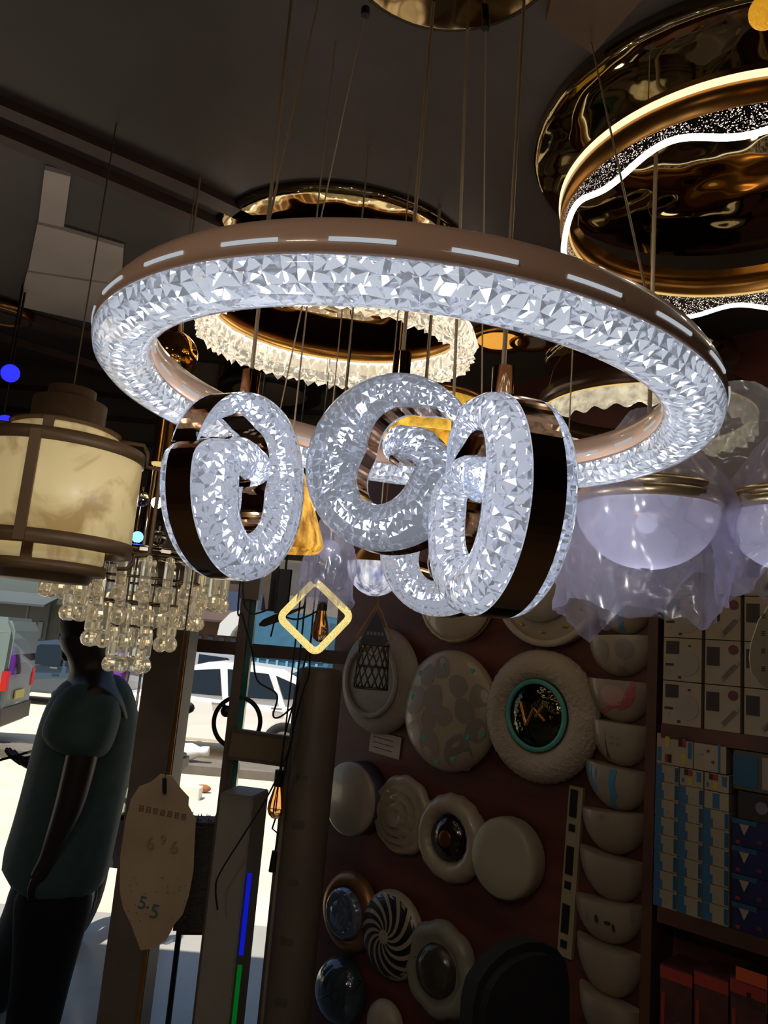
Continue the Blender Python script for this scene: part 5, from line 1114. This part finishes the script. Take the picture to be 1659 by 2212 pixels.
# ---------------------------------------------------------------- the man walking past
MD=3.05
def J(px,py,dz=0,r=.05): return (PD(px,py,MD+dz),r)
base=PD(120,2000,MD); t=thing('person','man in a long green shirt walking left just outside, a phone in his hand','person',Vector((base.x,base.y,0)))
m_skin2=M('skin_brown','#24160f',.5); m_shirt=M('shirt_green','#3a5250',.8,var=.12,vscale=18); m_trou=M('trousers_dark','#161a20',.85)
nodes=[J(130,1880,0,.11),J(170,1740,0,.13),J(200,1590,0,.155),J(210,1480,0,.11),J(198,1445,0,.075),J(190,1405,0,.09),J(182,1378,0,.105),J(178,1352,0,.098),
 J(204,1500,-.15,.06),J(176,1640,-.20,.062),J(150,1740,-.22,.056),J(105,1850,-.2,.034),J(88,1885,-.2,.03),     # 8-12 near arm
 J(190,1510,.17,.07),J(150,1640,.22,.052),J(95,1652,.2,.040),J(62,1648,.15,.032),                            # 13-16 far arm
 J(120,1960,-.09,.095),J(88,2110,-.10,.07),J(58,2270,-.12,.05),J(28,2292,-.14,.045),                                 # 17-20 near leg
 J(95,1960,.09,.095),J(28,2060,.12,.07),J(-30,2190,.14,.05),J(-62,2196,.14,.045)]
edges=[(0,1),(1,2),(2,3),(3,4),(4,5),(5,6),(6,7),(3,8),(8,9),(9,10),(10,11),(11,12),(3,13),(13,14),(14,15),(15,16),(0,17),(17,18),(18,19),(19,20),(0,21),(21,22),(22,23),(23,24)]
def fingers(base_i,dirv,up,side,L=.075,curl=.3):
    P,_=nodes[base_i]
    for k,(o,l) in enumerate(((-.026,.9),(-.009,1.0),(.009,.95),(.026,.75))):
        a=P+dirv*.035+side*o; i=len(nodes); nodes.append((a,.0105)); edges.append((base_i,i))
        d=dirv; p=a
        for s in range(2):
            d=(d+up*curl).normalized(); p=p+d*L*.5*l; nodes.append((p,.0085-.001*s)); edges.append((len(nodes)-2,len(nodes)-1))
    a=P+side*-.036+dirv*.004; i=len(nodes); nodes.append((a,.011)); edges.append((base_i,i)); nodes.append((a+(dirv*.7+up*.8).normalized()*.04,.009)); edges.append((i,i+1))
lf=Vector((-1,0,0)); fingers(16,(lf*1+Vector((0,-.1,.25))).normalized(),Vector((0,0,.9)),Vector((0,1,0)),.08,.35)
dn=(PD(88,1885,MD-.2)-PD(105,1850,MD-.2)).normalized(); fingers(12,dn,Vector((.5,.4,0)),Vector((0.3,1,0)).normalized(),.08,.3)
V,F=skin_mesh(nodes,edges,2); mb=MB(); mb.add(V,F,m_skin2,True); mb.build('body',t,True)
# face: nose, brow, lips, ear
hc=PD(180,1372,MD); mb=MB(); 
mb.sph(hc+Vector((-.078,0,-.005)),.016,m_skin2,10,sc=(1.2,.8,1.3)); mb.sph(hc+Vector((-.070,0,-.045)),.016,m_skin2,10,sc=(.8,1.4,.6)); mb.sph(hc+Vector((-.055,0,.03)),.03,m_skin2,10,sc=(.8,1.8,.4)); mb.sph(hc+Vector((-.05,0,-.08)),.028,m_skin2,10)
mb.build('face',t,True)
mb=MB(); mb.sph(hc+Vector((.012,-.088,-.005)),.022,m_skin2,12,sc=(.8,.35,1.3)); mb.build('ear',t,True)
mb=MB()
for s in(-.032,.032): mb.sph(hc+Vector((-.072,s,.012)),.010,M('eye_white','#b8b0a6',.3),8)
mb.build('eyes',t,True)
mb=MB(); mb.sph(hc+Vector((.022,0,.042)),.118,M('hair_black'),20,sc=(1.0,.92,.9)); mb.build('hair',t,True)
sn=[J(104,1918,0,.225),J(128,1850,0,.215),J(163,1700,0,.205),J(196,1570,0,.21),J(204,1490,0,.165),J(202,1452,0,.09)]
V,F=skin_mesh(sn,[(0,1),(1,2),(2,3),(3,4),(4,5)],2)
mb=MB(); mb.add(V,F,m_shirt,True); mb.build('shirt',t,True)
for sl_ in([J(208,1476,-.07,.13),J(182,1560,-.15,.14),J(146,1640,-.19,.15)],[J(200,1490,.09,.11),J(180,1560,.17,.12),J(155,1620,.2,.12)]):
    V,F=skin_mesh(sl_,[(0,1),(1,2)],2); mb=MB(); mb.add(V,F,m_shirt,True); mb.build('sleeve',t,True)
mb=MB()
for tn in([J(122,1890,-.05,.17),J(112,1980,-.08,.145),J(90,2110,-.10,.115),J(62,2260,-.12,.10)],[J(110,1890,.06,.17),J(88,1975,.09,.145),J(24,2064,.12,.115),J(-34,2180,.14,.095)]):
    V,F=skin_mesh(tn,[(0,1),(1,2),(2,3)],2); mb.add(V,F,m_trou,True); mb.build('trousers',t,True)
for a,b_,d0 in(((62,2282),(16,2300),-.12),((-30,2196),(-70,2204),.14)):
    p=PD(*a,MD+d0); q=PD(*b_,MD+d0); mb=MB(); mb.sph((p+q)/2+Vector((0,0,-.02)),.05,m_black,14,sc=(2.3,.9,.75)); mb.build('shoe',t,True)
q=PD(28,1634,MD+.15); mb=MB(T(q,Matrix.Rotation(R_(-20),3,'Y'))); mb.rbox((0,0,0),(.15,.075,.010),m_black,.012); tag(mb.build('phone'),'dark phone held flat in the walking man\'s hand','phone')
